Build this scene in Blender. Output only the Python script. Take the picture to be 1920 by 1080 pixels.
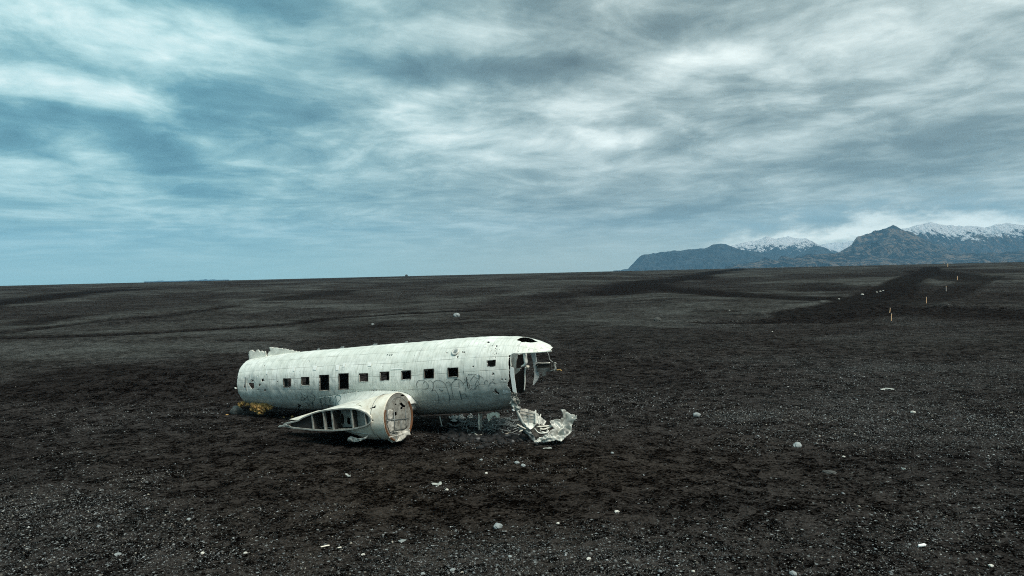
import bpy, bmesh, math, random
import numpy as np
from mathutils import Vector, Matrix
for o in list(bpy.data.objects): bpy.data.objects.remove(o)
scene = bpy.context.scene
COL = scene.collection
R = math.radians
# ------------------------------------------------------------------ camera
F = 1300.0; CAMH = 6.0
PITCH = math.atan(28.5 / F); ROLL = math.atan(45 / 1920.0)
cd = bpy.data.cameras.new('camera'); cd.sensor_width = 36; cd.lens = F / 1920 * 36
cd.clip_start = 0.1; cd.clip_end = 60000
cam = bpy.data.objects.new('camera', cd); COL.objects.link(cam)
cam.matrix_world = Matrix.Translation((0, 0, CAMH)) @ Matrix.Rotation(R(90) - PITCH, 4, 'X') @ Matrix.Rotation(-ROLL, 4, 'Z')
scene.camera = cam
# ------------------------------------------------------------------ exposure
vs = scene.view_settings
vs.view_transform = 'Standard'; vs.look = 'None'; vs.gamma = 1; vs.exposure = 0.58
scene.cycles.max_bounces = 6
scene.cycles.volume_bounces = 0
scene.cycles.filter_width = 1.05
scene.cycles.use_denoising = False
# ------------------------------------------------------------------ sun
SUN_EL, SUN_AZ = 57, 138       # degrees; azimuth clockwise from +Y
sd = bpy.data.lights.new('sun', 'SUN'); sd.energy = 2.8; sd.angle = R(20); sd.color = (1.0, 0.94, 0.84)
sun = bpy.data.objects.new('sun', sd); COL.objects.link(sun)
sv = Vector((math.sin(R(SUN_AZ)) * math.cos(R(SUN_EL)), math.cos(R(SUN_AZ)) * math.cos(R(SUN_EL)), math.sin(R(SUN_EL))))
sun.rotation_euler = sv.to_track_quat('Z', 'Y').to_euler(); sun.location = sv * 60

def lin(r, g, b):
    f = lambda c: ((c / 255 + 0.055) / 1.055) ** 2.4 if c > 10 else c / 255 / 12.92
    return (f(r), f(g), f(b), 1)

def px_ray(x, y):
    x = x - 960; y = y - 540
    c, s = math.cos(ROLL), math.sin(ROLL)
    x, y = c * x - s * y, s * x + c * y
    Y = -y / F
    return np.array([x / F, math.cos(PITCH) + Y * math.sin(PITCH), Y * math.cos(PITCH) - math.sin(PITCH)])

# ------------------------------------------------------------------ node helpers
class NT:
    def __init__(s, tree): s.t = tree; s.t.nodes.clear()
    def n(s, typ, **kw):
        nd = s.t.nodes.new(typ); ins = kw.pop('ins', {})
        for k, v in kw.items(): setattr(nd, k, v)
        for k, v in ins.items():
            if isinstance(v, bpy.types.NodeSocket): s.t.links.new(v, nd.inputs[k])
            else: nd.inputs[k].default_value = v
        return nd
    def m(s, op, a, b=0.0, c=0.0, clamp=False):
        return s.n('ShaderNodeMath', operation=op, use_clamp=clamp, ins={0: a, 1: b, 2: c}).outputs[0]
    def vm(s, op, a, b=(0, 0, 0)):
        return s.n('ShaderNodeVectorMath', operation=op, ins={0: a, 1: b}).outputs[0]
    def noise(s, vec, scale, detail=4, rough=.5, dist=0.0, w=None, out=0, lac=2.0):
        nd = s.n('ShaderNodeTexNoise', ins={'Scale': scale, 'Detail': detail, 'Roughness': rough, 'Distortion': dist, 'Lacunarity': lac})
        if vec is not None: s.t.links.new(vec, nd.inputs['Vector'])
        return nd.outputs[out]
    def mix(s, fac, a, b, mode='MIX', clamp=True):
        nd = s.n('ShaderNodeMix', data_type='RGBA', blend_type=mode, clamp_factor=clamp)
        for i, v in ((0, fac), (6, a), (7, b)):
            if isinstance(v, bpy.types.NodeSocket): s.t.links.new(v, nd.inputs[i])
            elif i and isinstance(v, (int, float)): nd.inputs[i].default_value = (v, v, v, 1)
            else: nd.inputs[i].default_value = v
        return nd.outputs[2]
    def mr(s, v, a, b, c=0.0, d=1.0, typ='LINEAR'):
        return s.n('ShaderNodeMapRange', interpolation_type=typ, ins={'Value': v, 'From Min': a, 'From Max': b, 'To Min': c, 'To Max': d}).outputs[0]
    def ramp(s, v, pts):
        nd = s.n('ShaderNodeValToRGB'); cr = nd.color_ramp
        while len(cr.elements) > 1: cr.elements.remove(cr.elements[-1])
        cr.elements[0].position = pts[0][0]; cr.elements[0].color = pts[0][1]
        for p, c in pts[1:]:
            e = cr.elements.new(p); e.color = c
        s.t.links.new(v, nd.inputs[0]); return nd.outputs[0]

# ------------------------------------------------------------------ sky
world = bpy.data.worlds.new('World'); scene.world = world; world.use_nodes = True
N = NT(world.node_tree)
tc = N.n('ShaderNodeTexCoord').outputs['Generated']
sp = N.n('ShaderNodeSeparateXYZ', ins={0: tc})
dx, dy, dz = sp.outputs
zc_ = N.m('MAXIMUM', dz, 0.0)
den = N.m('ADD', zc_, 0.085)
P = N.n('ShaderNodeCombineXYZ', ins={0: N.m('DIVIDE', dx, den), 1: N.m('DIVIDE', dy, den), 2: 3.7}).outputs[0]
az = N.m('ARCTAN2', dx, dy)
A = N.n('ShaderNodeCombineXYZ', ins={0: az, 1: dz, 2: 0.0}).outputs[0]
# warp
wn = N.noise(P, 0.55, 3, .5, out=1)
wv = N.vm('MULTIPLY', N.vm('SUBTRACT', wn, (.5, .5, .5)), (1.0, 1.0, 0))
Pm = N.n('ShaderNodeMapping', ins={'Vector': N.vm('ADD', P, wv), 'Rotation': (0, 0, R(-24)), 'Scale': (.92, .92, 1)}).outputs[0]
n1 = N.noise(Pm, 0.80, 9, .60, .15)
n2 = N.noise(Pm, 3.6, 6, .62, .25)
n5 = N.noise(N.n('ShaderNodeMapping', ins={'Vector': A, 'Rotation': (0, 0, R(-9)), 'Scale': (1.0, 2.3, 1)}).outputs[0], 8, 7, .56, .35)
n3 = N.noise(Pm, 0.33, 2, .5)
wa = N.noise(A, 5.0, 4, .55, out=1)
Aw = N.vm('ADD', A, N.vm('MULTIPLY', N.vm('SUBTRACT', wa, (.5, .5, .5)), (.16, .09, 0)))
L = N.m('ADD', N.m('MULTIPLY', N.m('SUBTRACT', n1, .5), 1.15), N.m('ADD', N.m('MULTIPLY', N.m('SUBTRACT', n2, .5), .95), N.m('MULTIPLY', N.m('SUBTRACT', n5, .5), .55)))
L = N.m('ADD', L, N.m('MULTIPLY', N.m('SUBTRACT', n3, .5), .25))
# the deck loses contrast towards the horizon
L = N.m('MULTIPLY', L, N.mr(dz, 0.0, .20, .42, 1.0))
L = N.m('ADD', L, 0.53)
def azel(px, py):
    r = px_ray(px, py); r = r / np.linalg.norm(r)
    return math.atan2(r[0], r[1]), r[2]
BL = [  # px, py, half width px, half height px, tilt deg, amount
    (1480, 80, 520, 110, 8, .18), (1760, 60, 330, 90, 0, .20), (760, 75, 400, 60, 4, .22), (170, 75, 320, 60, -4, .20),
    (80, 160, 260, 40, -14, .24), (230, 200, 150, 36, -8, .16), (30, 235, 90, 60, 0, -.34), (270, 285, 210, 55, -24, -.36),
    (430, 180, 200, 34, 5, -.20), (780, 135, 420, 42, 2, -.26), (560, 215, 300, 28, 6, -.16), (470, 14, 200, 40, 0, -.22), (1010, 20, 120, 34, 6, -.14),
    (1310, 30, 150, 60, 0, -.10), (750, 200, 160, 40, 10, .16), (860, 270, 220, 22, 5, .10), (1240, 150, 260, 50, 14, .16), (1400, 240, 420, 26, 10, -.14),
    (1650, 215, 420, 50, 12, .10), (1750, 275, 520, 60, 8, -.16), (1080, 275, 260, 26, 4, .12), (1350, 320, 520, 40, 6, -.10), (1250, 395, 200, 22, 4, -.20), (1020, 120, 170, 30, 0, -.14),
    (300, 400, 620, 90, 0, -.04),
]
for (bx, by, w, h, tilt, amt) in BL:
    a0, e0 = azel(bx, by)
    mp = N.n('ShaderNodeMapping', vector_type='TEXTURE', ins={'Vector': Aw, 'Location': (a0, e0, 0), 'Rotation': (0, 0, R(tilt)), 'Scale': (w / F, h / F, 1)}).outputs[0]
    ln = N.n('ShaderNodeVectorMath', operation='LENGTH', ins={0: mp}).outputs['Value']
    L = N.m('MULTIPLY_ADD', N.mr(ln, 0.0, 1.15, 1, 0, 'SMOOTHERSTEP'), amt, L)
left = N.ramp(L, [(0.0, lin(58, 100, 114)), (.3, lin(86, 130, 141)), (.5, lin(120, 158, 163)), (.7, lin(160, 189, 190)), (1.0, lin(208, 220, 217))])
right = N.ramp(L, [(0.0, lin(80, 94, 96)), (.3, lin(103, 119, 120)), (.5, lin(133, 148, 147)), (.7, lin(166, 179, 177)), (1.0, lin(208, 217, 213))])
hue = N.mr(az, -.50, .18, 0, 1, 'SMOOTHSTEP')
cloud = N.mix(hue, left, right)
# smooth bank low over the horizon, bluish left and greyer right
lowc = N.mix(N.mr(az, -.4, .12, 0, 1, 'SMOOTHSTEP'), lin(138, 173, 174), lin(154, 169, 163))
cloud = N.mix(N.m('MULTIPLY', N.mr(dz, .085, .0, 0, 1, 'SMOOTHSTEP'), .85), cloud, lowc)
# bright gap under the cloud deck above the mountains
a1, e1 = azel(1640, 440); 
gapn = N.noise(N.n('ShaderNodeMapping', ins={'Vector': A, 'Scale': (1, 2.2, 1)}).outputs[0], 11, 6, .58)
edge = N.m('ADD', N.mr(az, .15, .48, .016, .060, 'SMOOTHSTEP'), N.m('MULTIPLY', N.m('SUBTRACT', gapn, .5), .095))
edge = N.m('ADD', edge, N.mr(az, .60, .66, 0, -.010))
gap = N.m('MULTIPLY', N.mr(N.m('SUBTRACT', edge, dz), -.012, .016, 0, 1, 'SMOOTHSTEP'), N.mr(az, .16, .42, .0, 1, 'SMOOTHSTEP'))
gap = N.m('MULTIPLY', gap, N.mr(az, 1.1, .9, 0, 1))
cumn = N.noise(N.n('ShaderNodeMapping', ins={'Vector': A, 'Scale': (1, 2.6, 1)}).outputs[0], 20, 6, .6)
gapc = N.mix(N.mr(cumn, .50, .68, 0, .7), (.80, .84, .77, 1), lin(150, 168, 164))
cloud = N.mix(gap, cloud, gapc)
# darker cumulus along the rim of the gap
rim = N.m('MULTIPLY', N.mr(N.m('ABSOLUTE', N.m('SUBTRACT', dz, N.m('ADD', edge, .016))), 0, .022, 1, 0, 'SMOOTHSTEP'), N.mr(az, .2, .34, 0, 1))
rim = N.m('MULTIPLY', rim, N.mr(cumn, .40, .56))
rim = N.m('MULTIPLY', rim, N.mr(az, 1.1, .9, 0, 1))
cloud = N.mix(N.m('MULTIPLY', rim, .62), cloud, lin(116, 140, 146))
sky = N.n('ShaderNodeTexSky', sky_type='NISHITA', sun_disc=False, sun_elevation=R(SUN_EL), sun_rotation=R(SUN_AZ)).outputs[0]
skys = N.mix(1.0, sky, (.07, .07, .07, 1), 'MULTIPLY')
col = N.mix(.94, skys, cloud)
bg = N.n('ShaderNodeBackground', ins={'Color': col, 'Strength': 1.12})
N.t.links.new(bg.outputs[0], N.n('ShaderNodeOutputWorld').inputs[0])

# ------------------------------------------------------------------ numpy noise
def _hash(ix, iy, seed):
    h = (ix.astype(np.int64) * 374761393 + iy.astype(np.int64) * 668265263 + seed * 1442695041) & 0xffffffff
    h = ((h ^ (h >> 13)) * 1274126177) & 0xffffffff
    return ((h ^ (h >> 16)) & 0xffffff) / float(0xffffff)
def vnoise(x, y, seed=0):
    x = np.asarray(x, float); y = np.asarray(y, float)
    ix = np.floor(x); iy = np.floor(y); fx = x - ix; fy = y - iy
    u = fx * fx * fx * (fx * (fx * 6 - 15) + 10); v = fy * fy * fy * (fy * (fy * 6 - 15) + 10)
    a = _hash(ix, iy, seed); b = _hash(ix + 1, iy, seed); c = _hash(ix, iy + 1, seed); d = _hash(ix + 1, iy + 1, seed)
    return (a + (b - a) * u) + ((c + (d - c) * u) - (a + (b - a) * u)) * v
def fbm(x, y, seed=0, o=4, gain=.5):
    s = 0; a = 1; t = 0
    for i in range(o):
        s = s + a * vnoise(x * 2 ** i + 13.7 * i, y * 2 ** i + 7.3 * i, seed + i * 17); t += a; a *= gain
    return s / t - .5
def ridged(x, y, seed=0, o=5):
    s = 0; a = 1; t = 0
    for i in range(o):
        s = s + a * (1 - np.abs(2 * vnoise(x * 2 ** i + 5.1 * i, y * 2 ** i + 9.2 * i, seed + i * 11) - 1)); t += a; a *= .5
    return s / t
def sstep(x, a, b):
    t = np.clip((x - a) / (b - a), 0, 1); return t * t * (3 - 2 * t)

# ------------------------------------------------------------------ mesh helpers
def new_obj(name, me, mat=None, parent=None, smooth=False):
    if mat: me.materials.append(mat)
    if smooth: me.polygons.foreach_set('use_smooth', np.ones(len(me.polygons), bool))
    o = bpy.data.objects.new(name, me); COL.objects.link(o)
    if parent: o.parent = parent
    return o
def mesh_np(name, V, Fc):
    V = np.asarray(V, float).reshape(-1, 3); Fc = np.asarray(Fc, np.int32); k = Fc.shape[1]
    me = bpy.data.meshes.new(name); me.vertices.add(len(V)); me.vertices.foreach_set('co', V.ravel())
    me.loops.add(Fc.size); me.loops.foreach_set('vertex_index', Fc.ravel())
    me.polygons.add(len(Fc)); me.polygons.foreach_set('loop_start', np.arange(0, Fc.size, k, dtype=np.int32))
    me.polygons.foreach_set('loop_total', np.full(len(Fc), k, np.int32))
    me.update(calc_edges=True); return me
def mesh_py(name, V, Fc):
    me = bpy.data.meshes.new(name); me.from_pydata([tuple(map(float, v)) for v in V], [], [tuple(map(int, f)) for f in Fc]); me.update(); return me
def tag(o, label=None, cat=None, group=None, kind=None):
    if label: o['label'] = label
    if cat: o['category'] = cat
    if group: o['group'] = group
    if kind: o['kind'] = kind
    return o
def grid_faces(n, m, closed=False):
    i, j = np.meshgrid(np.arange(n - 1), np.arange(m if closed else m - 1), indexing='ij')
    j2 = (j + 1) % m
    return np.stack([i * m + j, (i + 1) * m + j, (i + 1) * m + j2, i * m + j2], -1).reshape(-1, 4)
class MB:
    """collects boxes, tubes and sheets; build() links them as ONE mesh object"""
    def __init__(s): s.v = []; s.f = []
    def add(s, V, Fc):
        b = len(s.v); s.v += [tuple(map(float, v)) for v in V]; s.f += [tuple(int(i) + b for i in f) for f in Fc]; return s
    def box(s, c, size, ax=None):
        c = np.array(c, float); h = np.array(size, float) / 2
        A_ = np.eye(3) if ax is None else np.array(ax, float)
        V = [c + A_[0] * h[0] * i + A_[1] * h[1] * j + A_[2] * h[2] * k for i in (-1, 1) for j in (-1, 1) for k in (-1, 1)]
        return s.add(V, [(0, 1, 3, 2), (4, 6, 7, 5), (0, 4, 5, 1), (2, 3, 7, 6), (0, 2, 6, 4), (1, 5, 7, 3)])
    def tube(s, pts, r, n=8, cap=True):
        pts = np.array(pts, float); r = np.full(len(pts), r) if np.isscalar(r) else np.array(r)
        V = []; up = np.array([.13, .21, .97])
        for i, p in enumerate(pts):
            t = pts[min(i + 1, len(pts) - 1)] - pts[max(i - 1, 0)]; t = t / (np.linalg.norm(t) + 1e-9)
            a = np.cross(t, up); 
            if np.linalg.norm(a) < .05: a = np.cross(t, [1, 0, 0])
            a /= np.linalg.norm(a); b = np.cross(t, a)
            V += [p + r[i] * (a * math.cos(2 * math.pi * k / n) + b * math.sin(2 * math.pi * k / n)) for k in range(n)]
        Fc = [(i * n + k, i * n + (k + 1) % n, (i + 1) * n + (k + 1) % n, (i + 1) * n + k) for i in range(len(pts) - 1) for k in range(n)]
        if cap: Fc += [tuple(range(n - 1, -1, -1)), tuple((len(pts) - 1) * n + k for k in range(n))]
        return s.add(V, Fc)
    def build(s, name, mat, parent=None, smooth=False, bevel=0):
        o = new_obj(name, mesh_py(name, s.v, s.f), mat, parent, smooth)
        if bevel:
            m = o.modifiers.new('bevel', 'BEVEL'); m.width = bevel; m.segments = 1; m.limit_method = 'ANGLE'
        return o
def catmull(pts, n=8):
    P_ = np.array(pts, float)
    if len(P_) < 3: 
        t = np.linspace(0, 1, n)[:, None]; return P_[0] * (1 - t) + P_[-1] * t
    Q = np.vstack([2 * P_[0] - P_[1], P_, 2 * P_[-1] - P_[-2]]); out = []
    for i in range(1, len(Q) - 2):
        for t in np.linspace(0, 1, n, endpoint=False):
            a, b, c, d = Q[i - 1:i + 3]
            out.append(.5 * (2 * b + (c - a) * t + (2 * a - 5 * b + 4 * c - d) * t * t + (3 * b - a - 3 * c + d) * t ** 3))
    out.append(P_[-1]); return np.array(out)
def inpoly(x, y, poly):
    x = np.asarray(x); y = np.asarray(y); c = np.zeros(x.shape, bool); n = len(poly)
    for i in range(n):
        x1, y1 = poly[i]; x2, y2 = poly[(i + 1) % n]
        if y1 == y2: continue
        c ^= ((y1 > y) != (y2 > y)) & (x < (x2 - x1) * (y - y1) / (y2 - y1) + x1)
    return c

# ------------------------------------------------------------------ materials
def mat_new(name):
    m = bpy.data.materials.new(name); m.use_nodes = True
    n = NT(m.node_tree); b = n.n('ShaderNodeBsdfPrincipled'); o = n.n('ShaderNodeOutputMaterial'); n.t.links.new(b.outputs[0], o.inputs[0])
    return m, n, b
def setb(n, b, key, v):
    if isinstance(v, bpy.types.NodeSocket): n.t.links.new(v, b.inputs[key])
    else: b.inputs[key].default_value = v
def bump(n, b, h, dist, strength=1.0):
    bp = n.n('ShaderNodeBump', ins={'Height': h, 'Distance': dist, 'Strength': strength}); n.t.links.new(bp.outputs[0], b.inputs['Normal'])
def weathered(name, base, dirt, rough=.55, metal=0.0, scale=3.0, amount=.5, rust=None, bumpd=.006):
    m, n, b = mat_new(name)
    co = n.n('ShaderNodeTexCoord').outputs['Object']
    a = n.noise(co, scale, 8, .62, .3); g = n.noise(co, scale * 7, 5, .6)
    fac = n.mr(n.m('ADD', n.m('MULTIPLY', a, .7), n.m('MULTIPLY', g, .3)), .42, .66, 0, amount)
    c = n.mix(fac, base, dirt)
    if rust: c = n.mix(n.mr(n.noise(co, scale * 2.3, 6, .6), .56, .66, 0, .8), c, rust)
    setb(n, b, 'Base Color', c); setb(n, b, 'Roughness', n.mr(g, .3, .7, rough - .12, rough + .15)); b.inputs['Metallic'].default_value = metal
    bump(n, b, n.m('ADD', a, n.m('MULTIPLY', g, .4)), bumpd)
    return m

# hull paint: chalky white over aluminium, panel seams, rivets, stains
def hull_material():
    m, n, b = mat_new('hull_paint')
    uv = n.n('ShaderNodeUVMap').outputs[0]      # u = metres along the body, v = metres round it from the keel line
    co = n.n('ShaderNodeTexCoord').outputs['Object']
    s = n.n('ShaderNodeSeparateXYZ', ins={0: uv}); u, v = s.outputs[0], s.outputs[1]
    big = n.noise(co, .9, 5, .55, .4); mid = n.noise(co, 4.2, 7, .62, .2); fine = n.noise(co, 26, 4, .6)
    stv = n.n('ShaderNodeMapping', ins={'Vector': uv, 'Scale': (9, 1.1, 1)}).outputs[0]
    streak = n.noise(stv, 1.6, 6, .6)
    sh = n.n('ShaderNodeMapping', ins={'Vector': uv, 'Scale': (.8, 7, 1)}).outputs[0]
    streakh = n.noise(sh, 1.3, 6, .6)
    c = n.mix(n.mr(big, .38, .62), (.68, .715, .65, 1), (.86, .88, .82, 1))
    c = n.mix(n.mr(mid, .50, .66, 0, .42), c, (.42, .44, .39, 1))
    c = n.mix(n.mr(streak, .50, .68, 0, .6), c, (.40, .43, .37, 1))
    c = n.mix(n.mr(streak, .42, .25, 0, .5), c, (.95, .96, .90, 1))
    # every skin sheet has faded a little differently
    cell = n.n('ShaderNodeTexWhiteNoise', noise_dimensions='2D', ins={'Vector': n.n('ShaderNodeCombineXYZ', ins={0: n.m('FLOOR', n.m('DIVIDE', u, 2.032)), 1: n.m('FLOOR', n.m('DIVIDE', v, .47)), 2: 0}).outputs[0]}).outputs[0]
    c = n.mix(n.mr(cell, 0, 1, 0, .42), c, (.54, .57, .51, 1))
    # the lower flank has lost most of its paint: bare grey alloy
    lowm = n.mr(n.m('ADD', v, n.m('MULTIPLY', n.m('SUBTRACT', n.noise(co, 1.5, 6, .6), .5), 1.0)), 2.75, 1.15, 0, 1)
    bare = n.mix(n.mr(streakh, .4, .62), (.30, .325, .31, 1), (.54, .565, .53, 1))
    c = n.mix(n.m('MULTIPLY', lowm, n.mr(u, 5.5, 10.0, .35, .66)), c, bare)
    belly = n.mr(n.m('ADD', v, n.m('MULTIPLY', n.m('SUBTRACT', mid, .5), .8)), .95, .5, 0, .7)  # underside shade, with some oil dirt, put into the belly colour
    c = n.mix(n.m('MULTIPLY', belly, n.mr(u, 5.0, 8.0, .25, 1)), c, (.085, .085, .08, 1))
    # seams
    def line(val, per, off, w):
        f = n.m('FRACT', n.m('DIVIDE', n.m('ADD', val, off), per)); d = n.m('MULTIPLY', n.m('ABSOLUTE', n.m('SUBTRACT', f, .5)), per)
        return n.mr(n.m('SUBTRACT', per / 2, d), w, w * .3, 0, 1)
    seam_v = line(v, .47, .10, .012); seam_u = line(u, 2.032, .55, .012)
    rib = line(u, .508, .04, .012)
    brk = n.mr(n.noise(co, 1.7, 4, .6), .40, .58)
    seam = n.m('MAXIMUM', n.m('MULTIPLY', seam_v, n.mr(brk, 0, 1, .35, 1)), n.m('MULTIPLY', seam_u, brk))
    c = n.mix(n.m('MULTIPLY', seam, .7), c, (.20, .22, .19, 1))
    c = n.mix(n.m('MULTIPLY', rib, n.m('MULTIPLY', brk, .22)), c, (.25, .27, .24, 1))
    run = n.noise(n.n('ShaderNodeMapping', ins={'Vector': uv, 'Scale': (5.5, .7, 1)}).outputs[0], 2.2, 5, .65)
    c = n.mix(n.m('MULTIPLY', n.mr(run, .54, .70), n.mr(v, 3.4, 2.2, 0, .65)), c, (.26, .275, .25, 1))
    blot = n.noise(co, 2.1, 7, .68, .8)
    c = n.mix(n.m('MULTIPLY', n.mr(blot, .55, .66), n.mr(v, 3.2, 1.8, .12, .6)), c, (.27, .30, .30, 1))
    # small chips and bullet marks
    vo = n.n('ShaderNodeTexVoronoi', ins={'Vector': co, 'Scale': 6.5, 'Randomness': 1}).outputs['Distance']
    chip = n.m('MULTIPLY', n.mr(vo, .10, .06), n.mr(n.noise(co, 1.1, 3, .5), .50, .56))
    c = n.mix(n.m('MULTIPLY', chip, .85), c, (.045, .045, .04, 1))
    c = n.mix(n.mr(fine, .62, .80, 0, .35), c, (.22, .22, .19, 1))
    setb(n, b, 'Base Color', c); setb(n, b, 'Roughness', n.mr(mid, .3, .7, .42, .66)); b.inputs['Metallic'].default_value = .12
    b.inputs['Specular IOR Level'].default_value = .4
    h = n.m('ADD', n.m('MULTIPLY', mid, .4), n.m('MULTIPLY', n.m('MAXIMUM', seam, n.m('MULTIPLY', rib, .5)), -.35))
    bump(n, b, h, .02)
    return m
M_HULL = hull_material()
M_WHITE = weathered('white_skin', (.80, .81, .73, 1), (.30, .29, .25, 1), .5, .1, 2.4, .7)
M_CREAM = weathered('nacelle_paint', (.80, .77, .66, 1), (.44, .37, .26, 1), .5, .05, 2.0, .75)
M_ALLOY = weathered('torn_alloy', (.42, .44, .40, 1), (.13, .13, .115, 1), .45, .25, 5, .95)
M_ALLOYD = weathered('dull_alloy', (.26, .29, .28, 1), (.07, .07, .065, 1), .5, .3, 4, .8)
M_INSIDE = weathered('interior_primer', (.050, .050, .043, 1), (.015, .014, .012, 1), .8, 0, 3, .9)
M_FRAME = weathered('window_frame_alloy', (.13, .13, .115, 1), (.05, .045, .035, 1), .6, .1, 9, .8)
M_FIRE = weathered('firewall_metal', (.31, .315, .28, 1), (.10, .095, .08, 1), .6, .1, 4.5, 1.0, rust=(.10, .075, .05, 1))
M_RUST = weathered('rust', (.13, .058, .022, 1), (.09, .035, .015, 1), .85, 0, 6, .9)
M_CRATE = weathered('dirty_white_metal', (.56, .55, .49, 1), (.17, .16, .13, 1), .6, .1, 5, .9, rust=(.16, .12, .08, 1))
M_HOLE = weathered('shade_black', (.012, .012, .011, 1), (.03, .028, .024, 1), .9, 0, 5, .5)  # near-black that puts the shade of openings and cavities into colour
M_FOAM = weathered('yellow_foam', (.60, .38, .13, 1), (.20, .12, .04, 1), .95, 0, 14, 1.0, bumpd=.06)
M_CABLE = weathered('pale_cable', (.50, .47, .38, 1), (.2, .17, .12, 1), .7, 0, 12, .6)
M_INK = weathered('dark_marker', (.045, .075, .08, 1), (.15, .19, .18, 1), .8, 0, 9, .8)
M_INKG = weathered('green_marker', (.07, .15, .15, 1), (.22, .30, .28, 1), .8, 0, 9, .8)
M_INKW = weathered('white_marker', (.85, .88, .86, 1), (.6, .62, .6, 1), .8, 0, 9, .5)
M_POST = weathered('post_paint', (.80, .50, .28, 1), (.5, .32, .18, 1), .7, 0, 4, .5)
M_POSTG = weathered('post_wood_grey', (.45, .42, .38, 1), (.2, .18, .16, 1), .8, 0, 4, .5)
def stone_mat(name, a, b_, sc=9):
    m, n, b = mat_new(name); co = n.n('ShaderNodeTexCoord').outputs['Object']
    x = n.noise(co, sc, 8, .62); y = n.noise(co, sc * 6, 4, .6)
    setb(n, b, 'Base Color', n.mix(n.mr(n.m('ADD', n.m('MULTIPLY', x, .6), n.m('MULTIPLY', y, .4)), .38, .62), a, b_)); b.inputs['Roughness'].default_value = .9
    bump(n, b, n.m('ADD', x, n.m('MULTIPLY', y, .3)), .03); return m
M_STONE = stone_mat('pale_stone', (.30, .34, .34, 1), (.17, .19, .19, 1))
M_STONED = stone_mat('dark_stone', (.075, .08, .075, 1), (.025, .026, .024, 1))
M_STONEG = stone_mat('grey_stone', (.17, .18, .165, 1), (.05, .052, .048, 1))
M_STONEW = stone_mat('white_stone', (.62, .62, .56, 1), (.40, .39, .35, 1))

# ------------------------------------------------------------------ ground
def zbase(x, y):
    r = np.hypot(x, y)
    z = 4.75 * sstep(np.log(np.maximum(r, 1)), math.log(75), math.log(800))
    return z - 40 * sstep(r, 950, 5000)
def gpt(px, py, fn=None):
    fn = fn or zbase
    d = px_ray(px, py); t = np.exp(np.linspace(math.log(8), math.log(1500), 1200))
    P_ = np.array([0, 0, CAMH])[None] + t[:, None] * d[None]
    below = P_[:, 2] < fn(P_[:, 0], P_[:, 1])
    i = int(np.argmax(below)) if below.any() else len(t) - 1
    if i == 0: return P_[0]
    a, b = t[i - 1], t[i]
    for _ in range(20):
        c = .5 * (a + b); p = np.array([0, 0, CAMH]) + c * d
        if p[2] < float(fn(p[0], p[1])): b = c
        else: a = c
    p = np.array([0, 0, CAMH]) + b * d; p[2] = float(fn(p[0], p[1])); return p
# eroded channels and the dark vehicle track, followed on the plain
def wl(pts): return np.array([gpt(*p)[:2] for p in catmull(pts, 4)])
GUL = [  # line, width at that place in metres, depth, darkness
    (wl([(-60, 637), (0, 633), (120, 630), (230, 628), (360, 619), (480, 611), (560, 603), (600, 596), (660, 592), (790, 586), (900, 578)]), 1.0, .55, .85),
    (wl([(-60, 630), (0, 623), (90, 613), (190, 601), (300, 593), (430, 576)]), 1.3, .5, .6),
    (wl([(-60, 577), (0, 569), (70, 562), (150, 549), (200, 545), (250, 542)]), 4.5, .7, .8),
    (wl([(40, 607), (90, 599), (130, 592)]), 1.8, .3, .5),
    (wl([(520, 563), (580, 553), (640, 545)]), 3.5, .3, .6),
    (wl([(1160, 548), (1200, 540), (1225, 528), (1290, 518), (1350, 508), (1410, 502)]), 7, .8, .95),
    (wl([(1222, 530), (1235, 538), (1270, 544), (1340, 551), (1420, 556), (1500, 560), (1580, 561)]), 3.0, .6, .75),
    (wl([(1050, 556), (1100, 548), (1170, 543)]), 3.5, .3, .5),
    (wl([(1500, 543), (1520, 538), (1530, 535)]), 4, .5, .5),
    (wl([(430, 638), (480, 639), (520, 638)]), .5, .25, .5),
    (wl([(700, 612), (800, 604), (900, 596), (980, 597)]), .9, .25, .35),
]
TRACK = [
    (wl([(1745, 500), (1740, 508), (1715, 520), (1690, 532), (1650, 552), (1590, 573), (1500, 586)]), 4.2, .9),
    (wl([(1990, 590), (1860, 580), (1760, 576), (1660, 583), (1560, 592), (1450, 601), (1330, 604)]), 2.4, .9),
    (wl([(1735, 508), (1770, 515), (1830, 527)]), 8.0, .7),
    (wl([(1745, 510), (1790, 517), (1840, 524)]), 5.0, .8),
    (wl([(1850, 520), (1800, 540), (1760, 556), (1700, 572)]), 3.6, .55),
]
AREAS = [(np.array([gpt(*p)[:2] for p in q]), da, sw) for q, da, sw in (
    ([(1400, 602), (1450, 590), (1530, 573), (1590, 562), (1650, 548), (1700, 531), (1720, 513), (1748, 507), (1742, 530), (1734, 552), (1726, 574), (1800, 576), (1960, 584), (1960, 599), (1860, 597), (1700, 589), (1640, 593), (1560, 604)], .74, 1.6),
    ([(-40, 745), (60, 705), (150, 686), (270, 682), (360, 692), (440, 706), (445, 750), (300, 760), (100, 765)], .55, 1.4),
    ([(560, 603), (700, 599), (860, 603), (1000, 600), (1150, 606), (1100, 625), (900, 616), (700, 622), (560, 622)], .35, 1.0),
    ([(800, 800), (860, 790), (960, 795), (1040, 815), (1010, 838), (900, 832), (820, 815)], .6, 1.0),  # the wreck's shade under the belly, painted into the sand colour
    ([(1040, 620), (1200, 612), (1400, 622), (1330, 650), (1150, 660), (1050, 650)], .35, 1.5))]
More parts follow.
